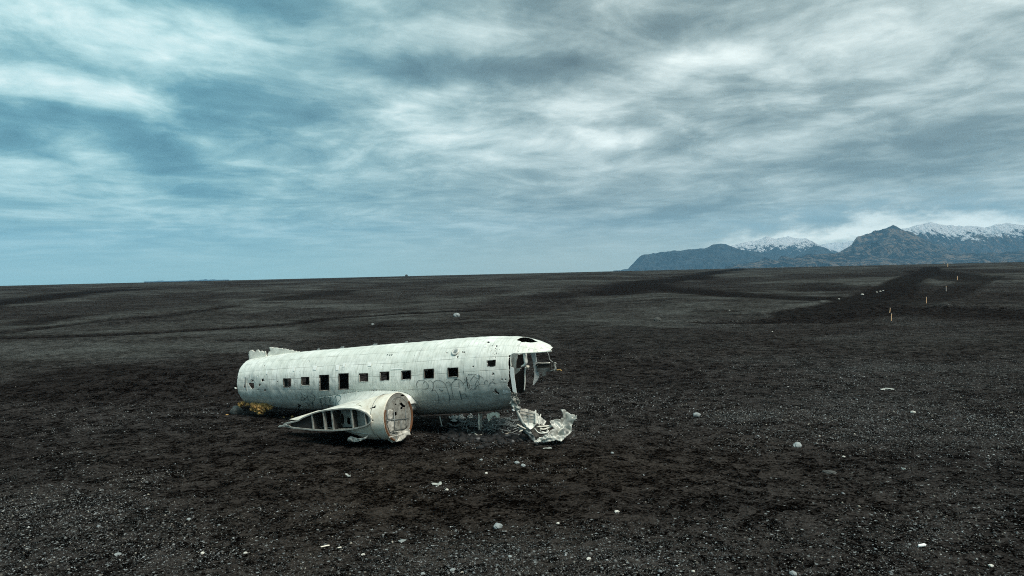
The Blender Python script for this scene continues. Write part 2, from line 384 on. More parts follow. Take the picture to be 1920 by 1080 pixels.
def dist_poly(x, y, L_):
    d = np.full(np.shape(x), 1e9)
    for (a, b) in zip(L_[:-1], L_[1:]):
        ab = b - a; t = np.clip(((x - a[0]) * ab[0] + (y - a[1]) * ab[1]) / (ab @ ab + 1e-9), 0, 1)
        d = np.minimum(d, np.hypot(x - a[0] - t * ab[0], y - a[1] - t * ab[1]))
    return d
TAILW = np.array([-12.0, 33.0])
def relief(x, y):
    r = np.hypot(x, y); far = sstep(r, 38, 95)
    z = far * (.9 * fbm(x / 42, y / 60, 3, 3) + .35 * fbm(x / 11, y / 14, 5, 3))
    z += far * np.clip(r / 300, 0, 1) * 1.2 * fbm(x / 90, y / 110, 21, 3)
    z *= 1 - .85 * sstep(r, 450, 800)
    z += (1 - far) * .16 * fbm(x / 6, y / 6, 9, 3) + .035 * fbm(x / 1.1, y / .9, 11, 3)
    z += .75 * np.exp(-(((x + 19) / 8) ** 2 + ((y - 40) / 3.2) ** 2)) + .35 * np.exp(-(((x + 8) / 9) ** 2 + ((y - 41) / 2.5) ** 2))
    wr = np.exp(-(((x + 5) / 9) ** 2 + ((y - 26.5) / 3.5) ** 2)); z = z * (1 - .9 * wr)
    return z
def zfull(x, y): return zbase(x, y) + relief(x, y)
def grd(px, py): return gpt(px, py, zfull)
def build_ground():
    rr = np.concatenate([[.3, 1.5, 3, 5, 7], np.exp(np.arange(math.log(8), math.log(420), .0062)), np.exp(np.arange(math.log(420), math.log(10600), .03))])
    aa = np.concatenate([np.linspace(-180, -50, 30, endpoint=False), np.linspace(-50, 50, 900, endpoint=False), np.linspace(50, 180, 30, endpoint=False)])
    r, a = np.meshgrid(rr, np.radians(aa), indexing='ij')
    x = r * np.sin(a); y = r * np.cos(a); z = zfull(x, y)
    dark = np.zeros_like(x); front = (np.abs(np.degrees(a)) < 52) & (r > 25) & (r < 1200)
    xf, yf = x[front], y[front]; dk = np.zeros(xf.shape); zz = np.zeros(xf.shape)
    wob = 1 + .8 * fbm(xf / 6, yf / 6, 31, 3)
    for L_, w, dep, da in GUL:
        w, dep, da = w * (1.5 if w < 5 else 1.0), dep * .45, min(1, da * 1.3)
        d = dist_poly(xf + 1.5 * w * fbm(xf / (5 * w), yf / (5 * w), 77, 2), yf + 2.5 * w * fbm(xf / (5 * w), yf / (5 * w), 78, 2), L_) / (w * wob)
        e = np.exp(-d ** 2); zz -= dep * e; dk = np.maximum(dk, da * np.exp(-(d * .8) ** 4))
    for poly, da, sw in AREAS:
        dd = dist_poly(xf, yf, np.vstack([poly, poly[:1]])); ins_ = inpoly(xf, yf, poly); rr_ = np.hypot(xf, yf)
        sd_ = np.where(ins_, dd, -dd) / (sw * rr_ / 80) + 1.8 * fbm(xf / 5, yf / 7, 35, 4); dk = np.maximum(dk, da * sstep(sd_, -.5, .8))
    for L_, w, da in TRACK:
        d = dist_poly(xf, yf, L_) / (w * (1 + .25 * fbm(xf / 9, yf / 9, 33, 2))); dk = np.maximum(dk, da * (1 - sstep(d, .75, 1.1))); zz -= .12 * (1 - sstep(d, .7, 1.2))
        zz += .12 * np.exp(-((d - 1.25) / .2) ** 2)
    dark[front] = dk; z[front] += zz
    me = mesh_np('ground', np.stack([x, y, z], -1), grid_faces(len(rr), len(aa), True)[:, ::-1])
    # gravel: how much pale stone lies on the black sand
    g = .42 + 1.2 * fbm(x / 7, y / 4.5, 41, 4) + .5 * fbm(x / 30, y / 20, 43, 3)
    def zone(px, py, sx, sy, amt):
        p = gpt(px, py); return amt * np.exp(-(((x - p[0]) / sx) ** 2 + ((y - p[1]) / sy) ** 2))
    g += zone(1800, 800, 7, 4, .5) + zone(1760, 690, 12, 9, .35) + zone(120, 1000, 4, 3, .35) + zone(1390, 780, 1.6, .9, .7) + zone(150, 655, 10, 9, .5) + zone(1500, 640, 20, 8, .1) + zone(900, 1040, 9, 1.5, .25)
    g -= zone(450, 830, 5, 4, .45) + zone(800, 870, 7, 3.5, .4) + zone(1150, 870, 5, 4, .35) + zone(300, 730, 9, 3, .5) + zone(1250, 690, 9, 6, .25) + zone(760, 690, 14, 9, .15)
    g = np.clip(g * (1 - dark), 0, 1)
    warm = np.exp(-(((x + 2) / 9) ** 2 + ((y - 20) / 7) ** 2)) + .5 * fbm(x / 5, y / 5, 51, 3)
    rg = np.hypot(x, y); light = sstep(rg, 40, 100) * np.clip(.50 + 4.2 * fbm(x / 42, y / 60, 3, 3) + 2.2 * fbm(x / 9, y / 16, 55, 3) * (1 - .5 * sstep(rg, 200, 500)), .05, 1)
    for px_, py_, sx, sy, am in ((150, 662, 9, 7, .75), (420, 655, 7, 4, .4), (1250, 575, 22, 16, .35), (560, 560, 40, 40, .2), (1800, 640, 12, 6, .3)):
        p = gpt(px_, py_); light = np.clip(light + am * np.exp(-(((x - p[0]) / sx) ** 2 + ((y - p[1]) / sy) ** 2)), 0, 1)
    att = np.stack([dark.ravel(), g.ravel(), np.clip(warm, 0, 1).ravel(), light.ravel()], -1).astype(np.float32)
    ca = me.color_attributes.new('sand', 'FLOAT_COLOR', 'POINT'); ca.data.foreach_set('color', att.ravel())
    return me
m, n, b = mat_new('black_sand')
att = n.n('ShaderNodeVertexColor', layer_name='sand'); asx = n.n('ShaderNodeSeparateColor', ins={0: att.outputs[0]}); dk, gv, wm = asx.outputs; lt = att.outputs[1]
pos = n.n('ShaderNodeNewGeometry').outputs['Position']
big = n.noise(pos, .35, 6, .6); mid = n.noise(pos, 1.1, 8, .74); fin = n.noise(pos, 13, 6, .75)
def cells(sc):
    return n.n('ShaderNodeSeparateColor', ins={0: n.n('ShaderNodeTexVoronoi', ins={'Vector': pos, 'Scale': sc}).outputs['Color']}).outputs[0]
far_ = n.mr(lt, .05, .5); c_fine = cells(19.0); c_mid = cells(6.5); c_big = cells(1.9)
cc = n.m('ADD', n.m('ADD', n.m('MULTIPLY', c_fine, .42), n.m('MULTIPLY', c_mid, .30)), n.m('MULTIPLY', c_big, .28))
tex = n.m('ADD', n.m('ADD', n.m('MULTIPLY', mid, .26), n.m('MULTIPLY', fin, .28)), n.m('MULTIPLY', cc, .46))
c = n.mix(n.mr(tex, .42, .64), (.0018, .0015, .0014, 1), (.050, .0465, .0445, 1))
c = n.mix(n.m('MULTIPLY', wm, .65), c, n.mix(n.mr(tex, .42, .64), (.0022, .0016, .0010, 1), (.050, .0395, .0300, 1)))
c = n.mix(n.m('MULTIPLY', lt, n.mr(n.m('ADD', n.m('MULTIPLY', big, .5), n.m('MULTIPLY', gv, .5)), .25, .6, .25, .9)), c, n.mix(n.mr(tex, .42, .64), (.0230, .0245, .0230, 1), (.105, .111, .104, 1)))
for scl, thr, amt, colr in ((9, .045, .8, (.30, .33, .33, 1)), (21, .10, .65, (.20, .23, .23, 1)), (48, .16, .55, (.15, .17, .17, 1))):
    vo = n.n('ShaderNodeTexVoronoi', ins={'Vector': pos, 'Scale': scl, 'Randomness': 1.0})
    rnd = n.n('ShaderNodeSeparateColor', ins={0: vo.outputs['Color']}).outputs[0]
    sel = n.m('LESS_THAN', rnd, n.m('MULTIPLY', n.m('MULTIPLY', gv, gv), thr * 4.5))
    dot = n.m('MULTIPLY', sel, n.mr(vo.outputs['Distance'], .36, .22))
    c = n.mix(n.m('MULTIPLY', dot, amt), c, colr)
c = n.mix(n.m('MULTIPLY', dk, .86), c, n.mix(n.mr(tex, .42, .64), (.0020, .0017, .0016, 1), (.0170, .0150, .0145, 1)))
pat = n.noise(n.n('ShaderNodeMapping', ins={'Vector': pos, 'Scale': (.6, 1.0, 1)}).outputs[0], .16, 5, .6, .4)
c = n.mix(n.m('MULTIPLY', n.mr(pat, .46, .60), n.m('SUBTRACT', .62, n.m('MULTIPLY', gv, .5))), c, n.mix(n.mr(tex, .42, .64), (.0014, .0011, .0010, 1), (.026, .0235, .0225, 1)))
setb(n, b, 'Base Color', c); b.inputs['Roughness'].default_value = 1.0; b.inputs['Specular IOR Level'].default_value = 0.0
vb = n.n('ShaderNodeTexVoronoi', ins={'Vector': pos, 'Scale': 16.0}).outputs['Distance']
bump(n, b, n.m('ADD', n.m('ADD', n.m('MULTIPLY', mid, 1.6), fin), n.m('MULTIPLY', vb, -.5)), .07)
M_SAND = m
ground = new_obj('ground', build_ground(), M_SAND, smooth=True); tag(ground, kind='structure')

# ------------------------------------------------------------------ mountains
def rock_mat(name, rock, rock2, green, snow_lo, snow_hi):
    m, n, b = mat_new(name)
    g = n.n('ShaderNodeNewGeometry'); pos = g.outputs['Position']; z = n.n('ShaderNodeSeparateXYZ', ins={0: pos}).outputs[2]
    nz = n.n('ShaderNodeSeparateXYZ', ins={0: g.outputs['Normal']}).outputs[2]
    x = n.noise(pos, .006, 9, .70); y = n.noise(n.n('ShaderNodeMapping', ins={'Vector': pos, 'Scale': (1.0, .45, .35)}).outputs[0], .034, 8, .72)
    c = n.mix(n.mr(n.m('ADD', n.m('MULTIPLY', x, .6), n.m('MULTIPLY', y, .4)), .46, .54), rock, rock2)
    c = n.mix(n.mr(n.m('ADD', n.m('MULTIPLY', y, .6), n.m('MULTIPLY', x, .4)), .50, .56, 0, .95), c, green)
    sn = n.m('ADD', z, n.m('ADD', n.m('MULTIPLY', n.m('SUBTRACT', x, .5), 260), n.m('MULTIPLY', n.m('SUBTRACT', y, .5), 560)))
    sn = n.m('ADD', sn, n.m('MULTIPLY', n.m('SUBTRACT', nz, .75), 180))
    c = n.mix(n.mr(sn, snow_lo, snow_hi), c, (.82, .86, .90, 1))
    setb(n, b, 'Base Color', c); b.inputs['Roughness'].default_value = 1; b.inputs['Specular IOR Level'].default_value = .05
    bump(n, b, n.m('ADD', x, n.m('MULTIPLY', y, .5)), 140); return m
M_MB = rock_mat('haze_blue_basalt', (.02, .036, .055, 1), (.045, .07, .10, 1), (.07, .085, .095, 1), 900, 1000)  # distance haze is put into the blue rock tones of the basalts
M_MS = rock_mat('snowy_basalt', (.02, .035, .055, 1), (.05, .07, .095, 1), (.02, .03, .045, 1), 215, 260)
M_ME = rock_mat('snowy_ridge_basalt', (.015, .03, .05, 1), (.05, .06, .075, 1), (.16, .11, .08, 1), 262, 305)
M_MG = rock_mat('glacier_ice', (.5, .55, .6, 1), (.7, .75, .8, 1), (.6, .65, .7, 1), 100, 300)
M_MM = rock_mat('brown_massif_rock', (.008, .020, .036, 1), (.055, .060, .066, 1), (.24, .19, .15, 1), 900, 1000)  # dark blue puts the massif's shade and haze into its rock colour
def mountain(name, D, prof, mat, seed, foot, rough=.5, label=None, back=1.0):
    prof = catmull(prof, 3) if False else np.array(prof, float)
    n_u = int(max(80, (prof[-1][0] - prof[0][0]) * .9)); n_t = 90
    pxs = np.linspace(prof[0][0], prof[-1][0], n_u); pys = np.interp(pxs, prof[:, 0], prof[:, 1])
    pys = pys + (5.0 if name == 'foothill' else 3.6) * fbm(pxs / 8, pxs * 0 + seed, seed, 5) * sstep(pxs, prof[0][0], prof[0][0] + 15)
    ridge = []
    for a_, b_ in zip(pxs, pys):
        d = px_ray(a_, b_); d = d / d[1]; ridge.append((d[0] * D, D, CAMH + d[2] * D))
    ridge = np.array(ridge); ts = np.concatenate([np.linspace(-foot, 0, n_t), np.linspace(0, foot * back, 30)[1:]])
    U, T = np.meshgrid(ridge[:, 0], ts, indexing='ij'); Hh = np.maximum(ridge[:, 2], 5)[:, None]
    s = 1 - np.abs(T) / np.where(T < 0, foot, foot * back)
    X = U * (1 + T / D); Y = D + T
    wx = U / 300 + 1.5 * fbm(U / 640, Y / 640, seed + 3, 2)
    rd = ridged(wx + .35 * T / foot, T / 1050, seed, 5)
    env = np.clip(1 - s, 0, 1) ** .7 * np.clip(s * 3, 0, 1)
    Z = Hh * (np.clip(s, 0, 1) ** 1.05 + rough * env * (rd - .70) * 2.4)
    Z = np.where(T == 0, Hh, np.minimum(Z, Hh * (1 - .02 * np.abs(T) / foot)))
    Z = Z - 60 * (1 - np.clip(s * 6, 0, 1))
    me = mesh_np(name, np.stack([X, Y, Z], -1), grid_faces(len(ridge), len(ts))[:, ::-1])
    return tag(new_obj(name, me, mat, smooth=False), kind='structure')
mountain('mountain', 6400, [(1150, 510), (1178, 503), (1186, 495), (1194, 486), (1205, 478), (1240, 473), (1270, 470), (1320, 466), (1338, 459), (1352, 457), (1366, 459), (1380, 465), (1400, 470), (1450, 477), (1490, 484), (1540, 492)], M_MB, 3, 640, .45)
mountain('mountain', 7700, [(1330, 480), (1365, 463), (1385, 457), (1410, 452), (1425, 449), (1438, 443), (1450, 448), (1462, 446), (1478, 443), (1495, 448), (1510, 447), (1525, 454), (1542, 462), (1570, 472), (1600, 490)], M_MS, 9, 1050, .5)
mountain('mountain', 6700, [(1450, 492), (1480, 480), (1505, 471), (1528, 461), (1540, 463), (1560, 472), (1590, 480), (1620, 492)], M_MB, 14, 640, .5)
mountain('glacier', 9800, [(1500, 480), (1530, 461), (1560, 455), (1590, 453), (1620, 449), (1660, 448), (1720, 450), (1760, 470)], M_MG, 19, 1500, .25)
mountain('mountain', 5600, [(1530, 497), (1560, 478), (1580, 470), (1597, 459), (1606, 445), (1625, 439), (1640, 433), (1660, 429), (1675, 421), (1690, 430), (1712, 437), (1735, 450), (1770, 462), (1800, 473), (1850, 484), (1900, 492)], M_MM, 23, 1050, .62)
mountain('mountain', 7100, [(1600, 462), (1640, 444), (1680, 429), (1705, 427), (1722, 421), (1745, 417), (1765, 421), (1790, 423), (1820, 424), (1848, 427), (1868, 421), (1888, 418), (1920, 422), (1960, 419), (2050, 430), (2200, 440), (2400, 470)], M_ME, 29, 1200, .55)
mountain('foothill', 4700, [(1360, 500), (1400, 494), (1425, 488), (1436, 483), (1448, 488), (1458, 487), (1465, 479), (1482, 483), (1500, 481), (1512, 476), (1530, 478), (1560, 475), (1640, 479), (1720, 478), (1800, 476), (1870, 474), (1920, 471), (2000, 470), (2200, 468), (2400, 480)], M_MM, 37, 570, .6)
mountain('mountain', 9500, [(270, 530), (290, 527.5), (305, 526), (325, 527), (345, 529), (358, 525.5), (372, 526), (385, 524.2), (395, 523.8), (410, 525.5), (430, 528)], M_MB, 41, 640, .4)
# ------------------------------------------------------------------ haze
hb = MB(); hb.box((0, 0, 350), (21400, 21400, 800)); 
haze = hb.build('haze', None)
hm = bpy.data.materials.new('haze_air'); hm.use_nodes = True; hn = NT(hm.node_tree)
hv = hn.n('ShaderNodeVolumePrincipled', ins={'Color': (.33, .69, 1.0, 1), 'Density': 6.8e-5, 'Anisotropy': 0.0})
hn.t.links.new(hv.outputs[0], hn.n('ShaderNodeOutputMaterial').inputs['Volume'])
haze.data.materials.append(hm); tag(haze, kind='stuff')

# ================================================================== THE WRECK
PSI, TH = R(25.47), R(5.58)
C0 = np.array([-8.916, 29.783, 1.432])
AD = np.array([math.cos(TH) * math.cos(PSI), -math.cos(TH) * math.sin(PSI), math.sin(TH)])      # towards the nose
AS = np.array([-math.sin(PSI), -math.cos(PSI), 0.0])                                            # starboard, towards the viewer
AU = np.array([-math.sin(TH) * math.cos(PSI), math.sin(TH) * math.sin(PSI), math.cos(TH)])
wreck = bpy.data.objects.new('plane_wreck', None); COL.objects.link(wreck); wreck.empty_display_size = .5
Mw = Matrix(((AD[0], -AS[0], AU[0], C0[0]), (AD[1], -AS[1], AU[1], C0[1]), (AD[2], -AS[2], AU[2], C0[2]), (0, 0, 0, 1)))
wreck.matrix_world = Mw
tag(wreck, 'white wingless plane fuselage with open nose lying on black sand', 'plane wreck')
CAMP = np.array([0, 0, CAMH])
def w2l(P_):                       # world -> (x fwd, ys starboard, z)
    v = np.asarray(P_, float) - C0; return np.stack([v @ AD, v @ AS, v @ AU], -1)
def l2w(P_):
    P_ = np.asarray(P_, float); return C0 + P_[..., 0:1] * AD + P_[..., 1:2] * AS + P_[..., 2:3] * AU
def to_px(Pw):
    v = np.asarray(Pw, float) - CAMP; cp, sp_ = math.cos(PITCH), math.sin(PITCH)
    zc = v[..., 1] * cp - v[..., 2] * sp_; yc = v[..., 2] * cp + v[..., 1] * sp_
    x = F * v[..., 0] / zc; y = -F * yc / zc; c, s = math.cos(ROLL), math.sin(ROLL)
    return 960 + c * x + s * y, 540 - s * x + c * y
def onp(px, py, ax, val):          # pixel -> local point on the plane {axis = val}
    o = w2l(CAMP); d = px_ray(px, py); d = np.array([d @ AD, d @ AS, d @ AU]); t = (val - o[ax]) / d[ax]; return o + t * d
LB = lambda P_: np.asarray(P_, float) * np.array([1, -1, 1])       # local (x, ys, z) -> Blender local
# hull sections
_st = np.array([-3.1, -2, -1, 0, 2, 4, 6, 8, 9.2, 10, 10.5, 11.0, 11.35, 11.62])
_W = np.array([1.00, 1.10, 1.165, 1.20, 1.25, 1.32, 1.38, 1.375, 1.33, 1.26, 1.19, 1.03, .84, .55])
_zc = np.array([.225, .20, .165, .145, .09, .01, -.07, -.07, -.062, -.06, -.05, -.05, -.05, -.05])
_Bu = np.array([1.04, 1.14, 1.21, 1.25, 1.30, 1.373, 1.435, 1.43, 1.385, 1.32, 1.24, 1.08, .92, .76])
_Bl = np.array([1.00, 1.13, 1.21, 1.25, 1.30, 1.373, 1.435, 1.43, 1.37, 1.27, 1.2, 1.1, 1.0, .9])
_xx = np.linspace(-3.1, 11.62, 600)
def _sm(v):
    y = np.interp(_xx, _st, v); k = np.exp(-np.linspace(-2, 2, 17) ** 2); k /= k.sum(); yp = np.pad(y, 8, mode='reflect', reflect_type='odd'); return np.convolve(yp, k, 'valid')
_W, _zc, _Bu, _Bl = [_sm(v) for v in (_W, _zc, _Bu, _Bl)]
def sec(x): return [np.interp(x, _xx, v) for v in (_W, _zc, _Bu, _Bl)]
def hull(x, a, off=0.0):
    w, zc, bu, bl = sec(x); s = np.sin(a)
    return np.stack([x + 0 * a, (w + off) * np.cos(a), zc + np.where(s > 0, bu + off, bl + off) * s], -1)
def hull_hit(px, py):              # pixel -> (x, a) on the hull
    o = w2l(CAMP); d = px_ray(px, py); d = np.array([d @ AD, d @ AS, d @ AU])
    t = np.linspace(18, 36, 1800); P_ = o + t[:, None] * d; w, zc, bu, bl = sec(P_[:, 0])
    dz_ = P_[:, 2] - zc; f = (P_[:, 1] / w) ** 2 + (dz_ / np.where(dz_ > 0, bu, bl)) ** 2 - 1
    i = int(np.argmax(f < 0)); 
    if f[i] >= 0: i = int(np.argmin(f))
    p = P_[i]; w, zc, bu, bl = sec(p[0]); dz_ = p[2] - zc
    return p[0], math.atan2(dz_ / (bu if dz_ > 0 else bl), p[1] / w)

z6 = lambda L_: [(430 + x / 6, 610 + y / 6) for x, y in L_]
z2 = lambda L_: [(740 + x / 4.5, 610 + y / 4.5) for x, y in L_]
z3 = lambda L_: [(500 + x / 6.4, 720 + y / 6.4) for x, y in L_]
z4 = lambda L_: [(880 + x / 4.909, 620 + y / 4.909) for x, y in L_]
z7 = lambda L_: [(560 + x / 9, 660 + y / 9) for x, y in L_]
z8 = lambda L_: [(760 + x / 9, 660 + y / 9) for x, y in L_]
WIN = [[(531.3, 710), (545.2, 709.6), (545.6, 724), (542, 726.2), (531.8, 726)], [(565, 707.5), (579.6, 707), (580, 722.4), (565.2, 722.6)],
       [(599, 703.6), (616.8, 703), (617, 732), (599.4, 732.4)], [(635, 701), (653.6, 700), (653.8, 729.4), (635.4, 730.2)],
       [(673.5, 700.6), (690, 700), (690, 715.2), (673.8, 715.8)], [(712.4, 697.8), (729.5, 697), (729.8, 712.6), (713, 713.6)],
       [(752.8, 695.8), (770.4, 694.7), (770.6, 710.8), (753.2, 711.8)], [(795, 692.8), (813.4, 691.8), (813.6, 708.6), (795.2, 709.4)],
       [(839.4, 690), (859, 689.4), (859, 706.4), (840, 707.2)], [(913, 676.4), (929.4, 675), (929, 685.4), (925, 687), (914, 687.2)]]
HOLES = [z6([(216, 650), (230, 646), (276, 650), (282, 712), (250, 714), (236, 690), (222, 676)]), z6([(362, 606), (384, 600), (388, 618), (398, 626), (362, 632)]),
         z6([(168, 655), (176, 680), (180, 702), (160, 700)]), z6([(330, 670), (342, 655), (356, 662), (345, 680), (333, 692)]),
         z4([(432, 84), (466, 66), (500, 58), (560, 62), (596, 84), (632, 102), (600, 106), (560, 110), (520, 104), (480, 107), (466, 94), (448, 92)]),
         z2([(770, 142), (790, 134), (806, 142), (790, 150)])]
BLOBS = [(*z6([(258, 623)])[0], 2.1), (*z6([(402, 730)])[0], 2.0), (*z6([(325, 722)])[0], 1.2), (*z6([(787, 905)])[0], 2.6), (*z6([(790, 922)])[0], 2.4), (*z6([(540, 635)])[0], 1.0), (*z6([(715, 832)])[0], 1.0),
         (*z6([(895, 402)])[0], .9), (*z6([(395, 455)])[0], .8), (*z6([(320, 572)])[0], .8), (*z2([(860, 175)])[0], 1.5), (*z2([(852, 197)])[0], 1.0), (*z2([(530, 267)])[0], 1.3), (*z2([(440, 232)])[0], 1.3), (*z2([(574, 226)])[0], 1.3), (*z2([(586, 226)])[0], 1.2),
         (*z2([(830, 411)])[0], 2.0), (*z2([(850, 548)])[0], 2.3), (*z2([(858, 568)])[0], 2.6), (*z2([(874, 576)])[0], 2.0), (*z2([(840, 562)])[0], 1.7), (*z2([(965, 512)])[0], 2.0), (*z2([(984, 553)])[0], 2.0), (*z2([(830, 463)])[0], 1.5),
         (*z2([(508, 459)])[0], 1.2), (*z2([(520, 457)])[0], 1.2), (*z2([(905, 457)])[0], 1.2), (*z2([(935, 457)])[0], 1.1), (*z2([(1040, 168)])[0], 1.0), (*z2([(1130, 205)])[0], .9), (*z2([(1042, 222)])[0], .8), (*z2([(990, 640)])[0], 2.2),
         (*z2([(660, 350)])[0], 1.1), (*z2([(668, 346)])[0], .9), (*z2([(165, 258)])[0], .6), (699, 731.5, 1.0), (706, 732, .9), (*z7([(1255, 722)])[0], 1.1), (*z7([(1310, 645)])[0], 1.3), (*z7([(1410, 242)])[0], .8), (*z7([(172, 155)])[0], .9)]
random.seed(4)
for _ in range(34):                # bullet marks beside the forward window
    x_, y_ = z2([(random.gauss(840, 26), random.gauss(232, 30))])[0]; BLOBS.append((x_, y_, random.uniform(.35, .7)))
ROW = catmull([(604, 744), (622, 741.5), (645, 738), (670, 734.5), (700, 732), (730, 732), (752, 734), (768, 740), (778, 750)], 40)
def along(pts, step):
    s = np.concatenate([[0], np.cumsum(np.hypot(*np.diff(pts, axis=0).T))]); q = np.arange(0, s[-1], step)
    return np.stack([np.interp(q, s, pts[:, 0]), np.interp(q, s, pts[:, 1])], -1)
for x_, y_ in along(ROW, 3.6)[2:]: BLOBS.append((x_, y_, .62))
def hull_mesh():
    nx, na = 800, 420
    xs = np.linspace(-3.1, 11.62, nx); aa = np.linspace(-math.pi, math.pi, na, endpoint=False)
    X, A_ = np.meshgrid(xs, aa, indexing='ij')
    # oil-canned sheet between the frames and larger knocks
    arc = A_ * 1.28
    off = -.009 * np.sin(X / .508 * math.pi) ** 2 * np.sin(arc / .47 * math.pi) ** 2 * (1 + 2.5 * fbm(X * 1.3, arc * 1.3, 61, 2)) + .022 * fbm(X * 1.1, arc * 1.1, 62, 4)
    off += -.07 * np.exp(-(((X + 2.3) / .45) ** 2 + ((A_ - .1) / .3) ** 2)) * (1 + fbm(X * 4, arc * 4, 63, 2)) - .03 * np.exp(-(((X - 8.6) / .5) ** 2 + ((A_ + .1) / .25) ** 2))
    P_ = hull(X, A_, off)
    Fc = grid_faces(nx, na, True)
    Vf = P_.reshape(-1, 3); ctr = Vf[Fc].mean(1)
    xf = X.ravel()[Fc[:, 0]] + .009; af = A_.ravel()[Fc[:, 0]] + .0075
    rag = .05 * fbm(af * 6, af * 0 + 1.5, 71, 4) + .03 * fbm(af * 30, xf * 0, 72, 2)
    keep = np.ones(len(Fc), bool)
    stb = np.abs(af) <= math.pi / 2
    # ragged tail rim
    keep &= xf > -3.06 + .10 * fbm(af * 3, af * 0, 73, 4) + np.where(af < -1.15, .5 * sstep(-af, 1.15, 1.7), 0)
    low = af < 0
    edge_s = 10.30 + rag - np.where(low, .55 * (1 - np.cos(af)), 0) - .10 * np.exp(-((af + .25) / .12) ** 2)
    edge_p = 9.62 + 6 * rag - .3 * np.exp(-((np.abs(af) - 2.6) / .3) ** 2)
    edge = np.where(stb, edge_s, np.where(low & (af > -2.1), 9.75 + 5 * rag, edge_p))
    brow = .655 + .012 * fbm(xf * 9, af, 75, 3)
    roof = (ctr[:, 2] > brow) & (xf < 11.58)
    roof &= ~((~stb) & (ctr[:, 2] < .80 + .1 * fbm(xf * 4, xf * 0, 76, 3)) & (xf > 10))
    keep &= (xf < edge) | roof
    # upper window corner on the starboard side stays rounded
    pxx, pyy = to_px(l2w(ctr))
    vis = (af > -1.5) & (af < 1.75)
    idx = np.where(vis & keep)[0]; hx, hy = pxx[idx], pyy[idx]; kill = np.zeros(len(idx), bool)
    for poly in WIN + HOLES: kill |= inpoly(hx, hy, poly)
    th_ = 1 + .0
    for bx, by, br in BLOBS:
        d = np.hypot(hx - bx, (hy - by)); near = d < br * 2
        if near.any():
            ang = np.arctan2(hy[near] - by, hx[near] - bx); rr = br * (1 + .35 * np.sin(ang * 3 + bx) + .2 * np.sin(ang * 5 + by)) if br > 1 else br
            k2 = d[near] < rr; kk = np.where(near)[0][k2]; kill[kk] = True
    keep[idx[kill]] = False
    # port side: the same windows, and a few torn-out sheets
    for i in range(9):
        xc = i * 1.016; w_ = .22 if i not in (2, 3) else .2; a_lo = .07 if i not in (2, 3) else -.22
        ap = math.pi - np.where(af < 0, -af, af); ap = np.where(af < 0, -ap, ap)      # mirrored angle
        keep &= ~((~stb) & (np.abs(xf - xc) < w_) & (ap > a_lo) & (ap < .36))
    keep &= ~((~stb) & (np.abs(xf + 1.6) < .5) & (np.abs(np.abs(af) - 2.9) < .28 + .2 * fbm(xf * 3, af * 3, 79, 2)))
    keep &= ~((~stb) & (np.abs(xf - 3.0) < .9 + rag) & (af < -2.35) & (af > -2.95 + 2 * rag))
    keep &= ~((~stb) & (np.abs(xf - 7.2) < .5 + rag) & (af < -2.3) & (af > -2.85 + rag))
    Fk = Fc[keep]
    used = np.unique(Fk); rem = -np.ones(len(Vf), int); rem[used] = np.arange(len(used)); Fk = rem[Fk]
    me = mesh_np('fuselage', LB(Vf[used]), Fk)
    U = X.ravel()[used] + 3.1; V_ = np.abs(((A_.ravel()[used] + math.pi / 2 + math.pi) % (2 * math.pi)) - math.pi) * 1.28
    uvl = me.uv_layers.new(name='UVMap'); li = Fk.ravel(); uvl.data.foreach_set('uv', np.stack([U[li], V_[li]], -1).astype(np.float32).ravel())
    return me
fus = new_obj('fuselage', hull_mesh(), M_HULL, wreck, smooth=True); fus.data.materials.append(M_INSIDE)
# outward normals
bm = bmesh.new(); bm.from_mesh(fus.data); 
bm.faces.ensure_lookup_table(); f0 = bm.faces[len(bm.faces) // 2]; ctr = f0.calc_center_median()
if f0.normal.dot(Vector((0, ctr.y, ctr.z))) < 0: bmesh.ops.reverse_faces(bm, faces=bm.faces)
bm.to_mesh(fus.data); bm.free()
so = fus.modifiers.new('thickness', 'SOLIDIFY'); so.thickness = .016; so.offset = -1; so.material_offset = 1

def child(mb, name, mat, parent=None, **k): return mb.build(name, mat, parent or wreck, **k)
def ribbon(px_pts, width, name, mat, off=.006, n=6, parent=None, closed=False, smooth_pts=True):
    pts = catmull(px_pts, n) if smooth_pts else np.array(px_pts, float)
    xa = np.array([hull_hit(*p) for p in pts]); P_ = hull(xa[:, 0], xa[:, 1], .016 + off)
    w, zc, bu, bl = sec(xa[:, 0]); nrm = np.stack([0 * w, np.cos(xa[:, 1]), np.sin(xa[:, 1])], -1)
    if closed: t = np.roll(P_, -1, 0) - np.roll(P_, 1, 0)
    else: t = np.gradient(P_, axis=0)
    sd_ = np.cross(t, nrm); sd_ /= np.linalg.norm(sd_, axis=1)[:, None] + 1e-9
    V = np.concatenate([P_ - sd_ * width / 2, P_ + sd_ * width / 2]); k = len(P_)
    Fc = [(i, (i + 1) % k, k + (i + 1) % k, k + i) for i in range(k if closed else k - 1)]
    return V, Fc
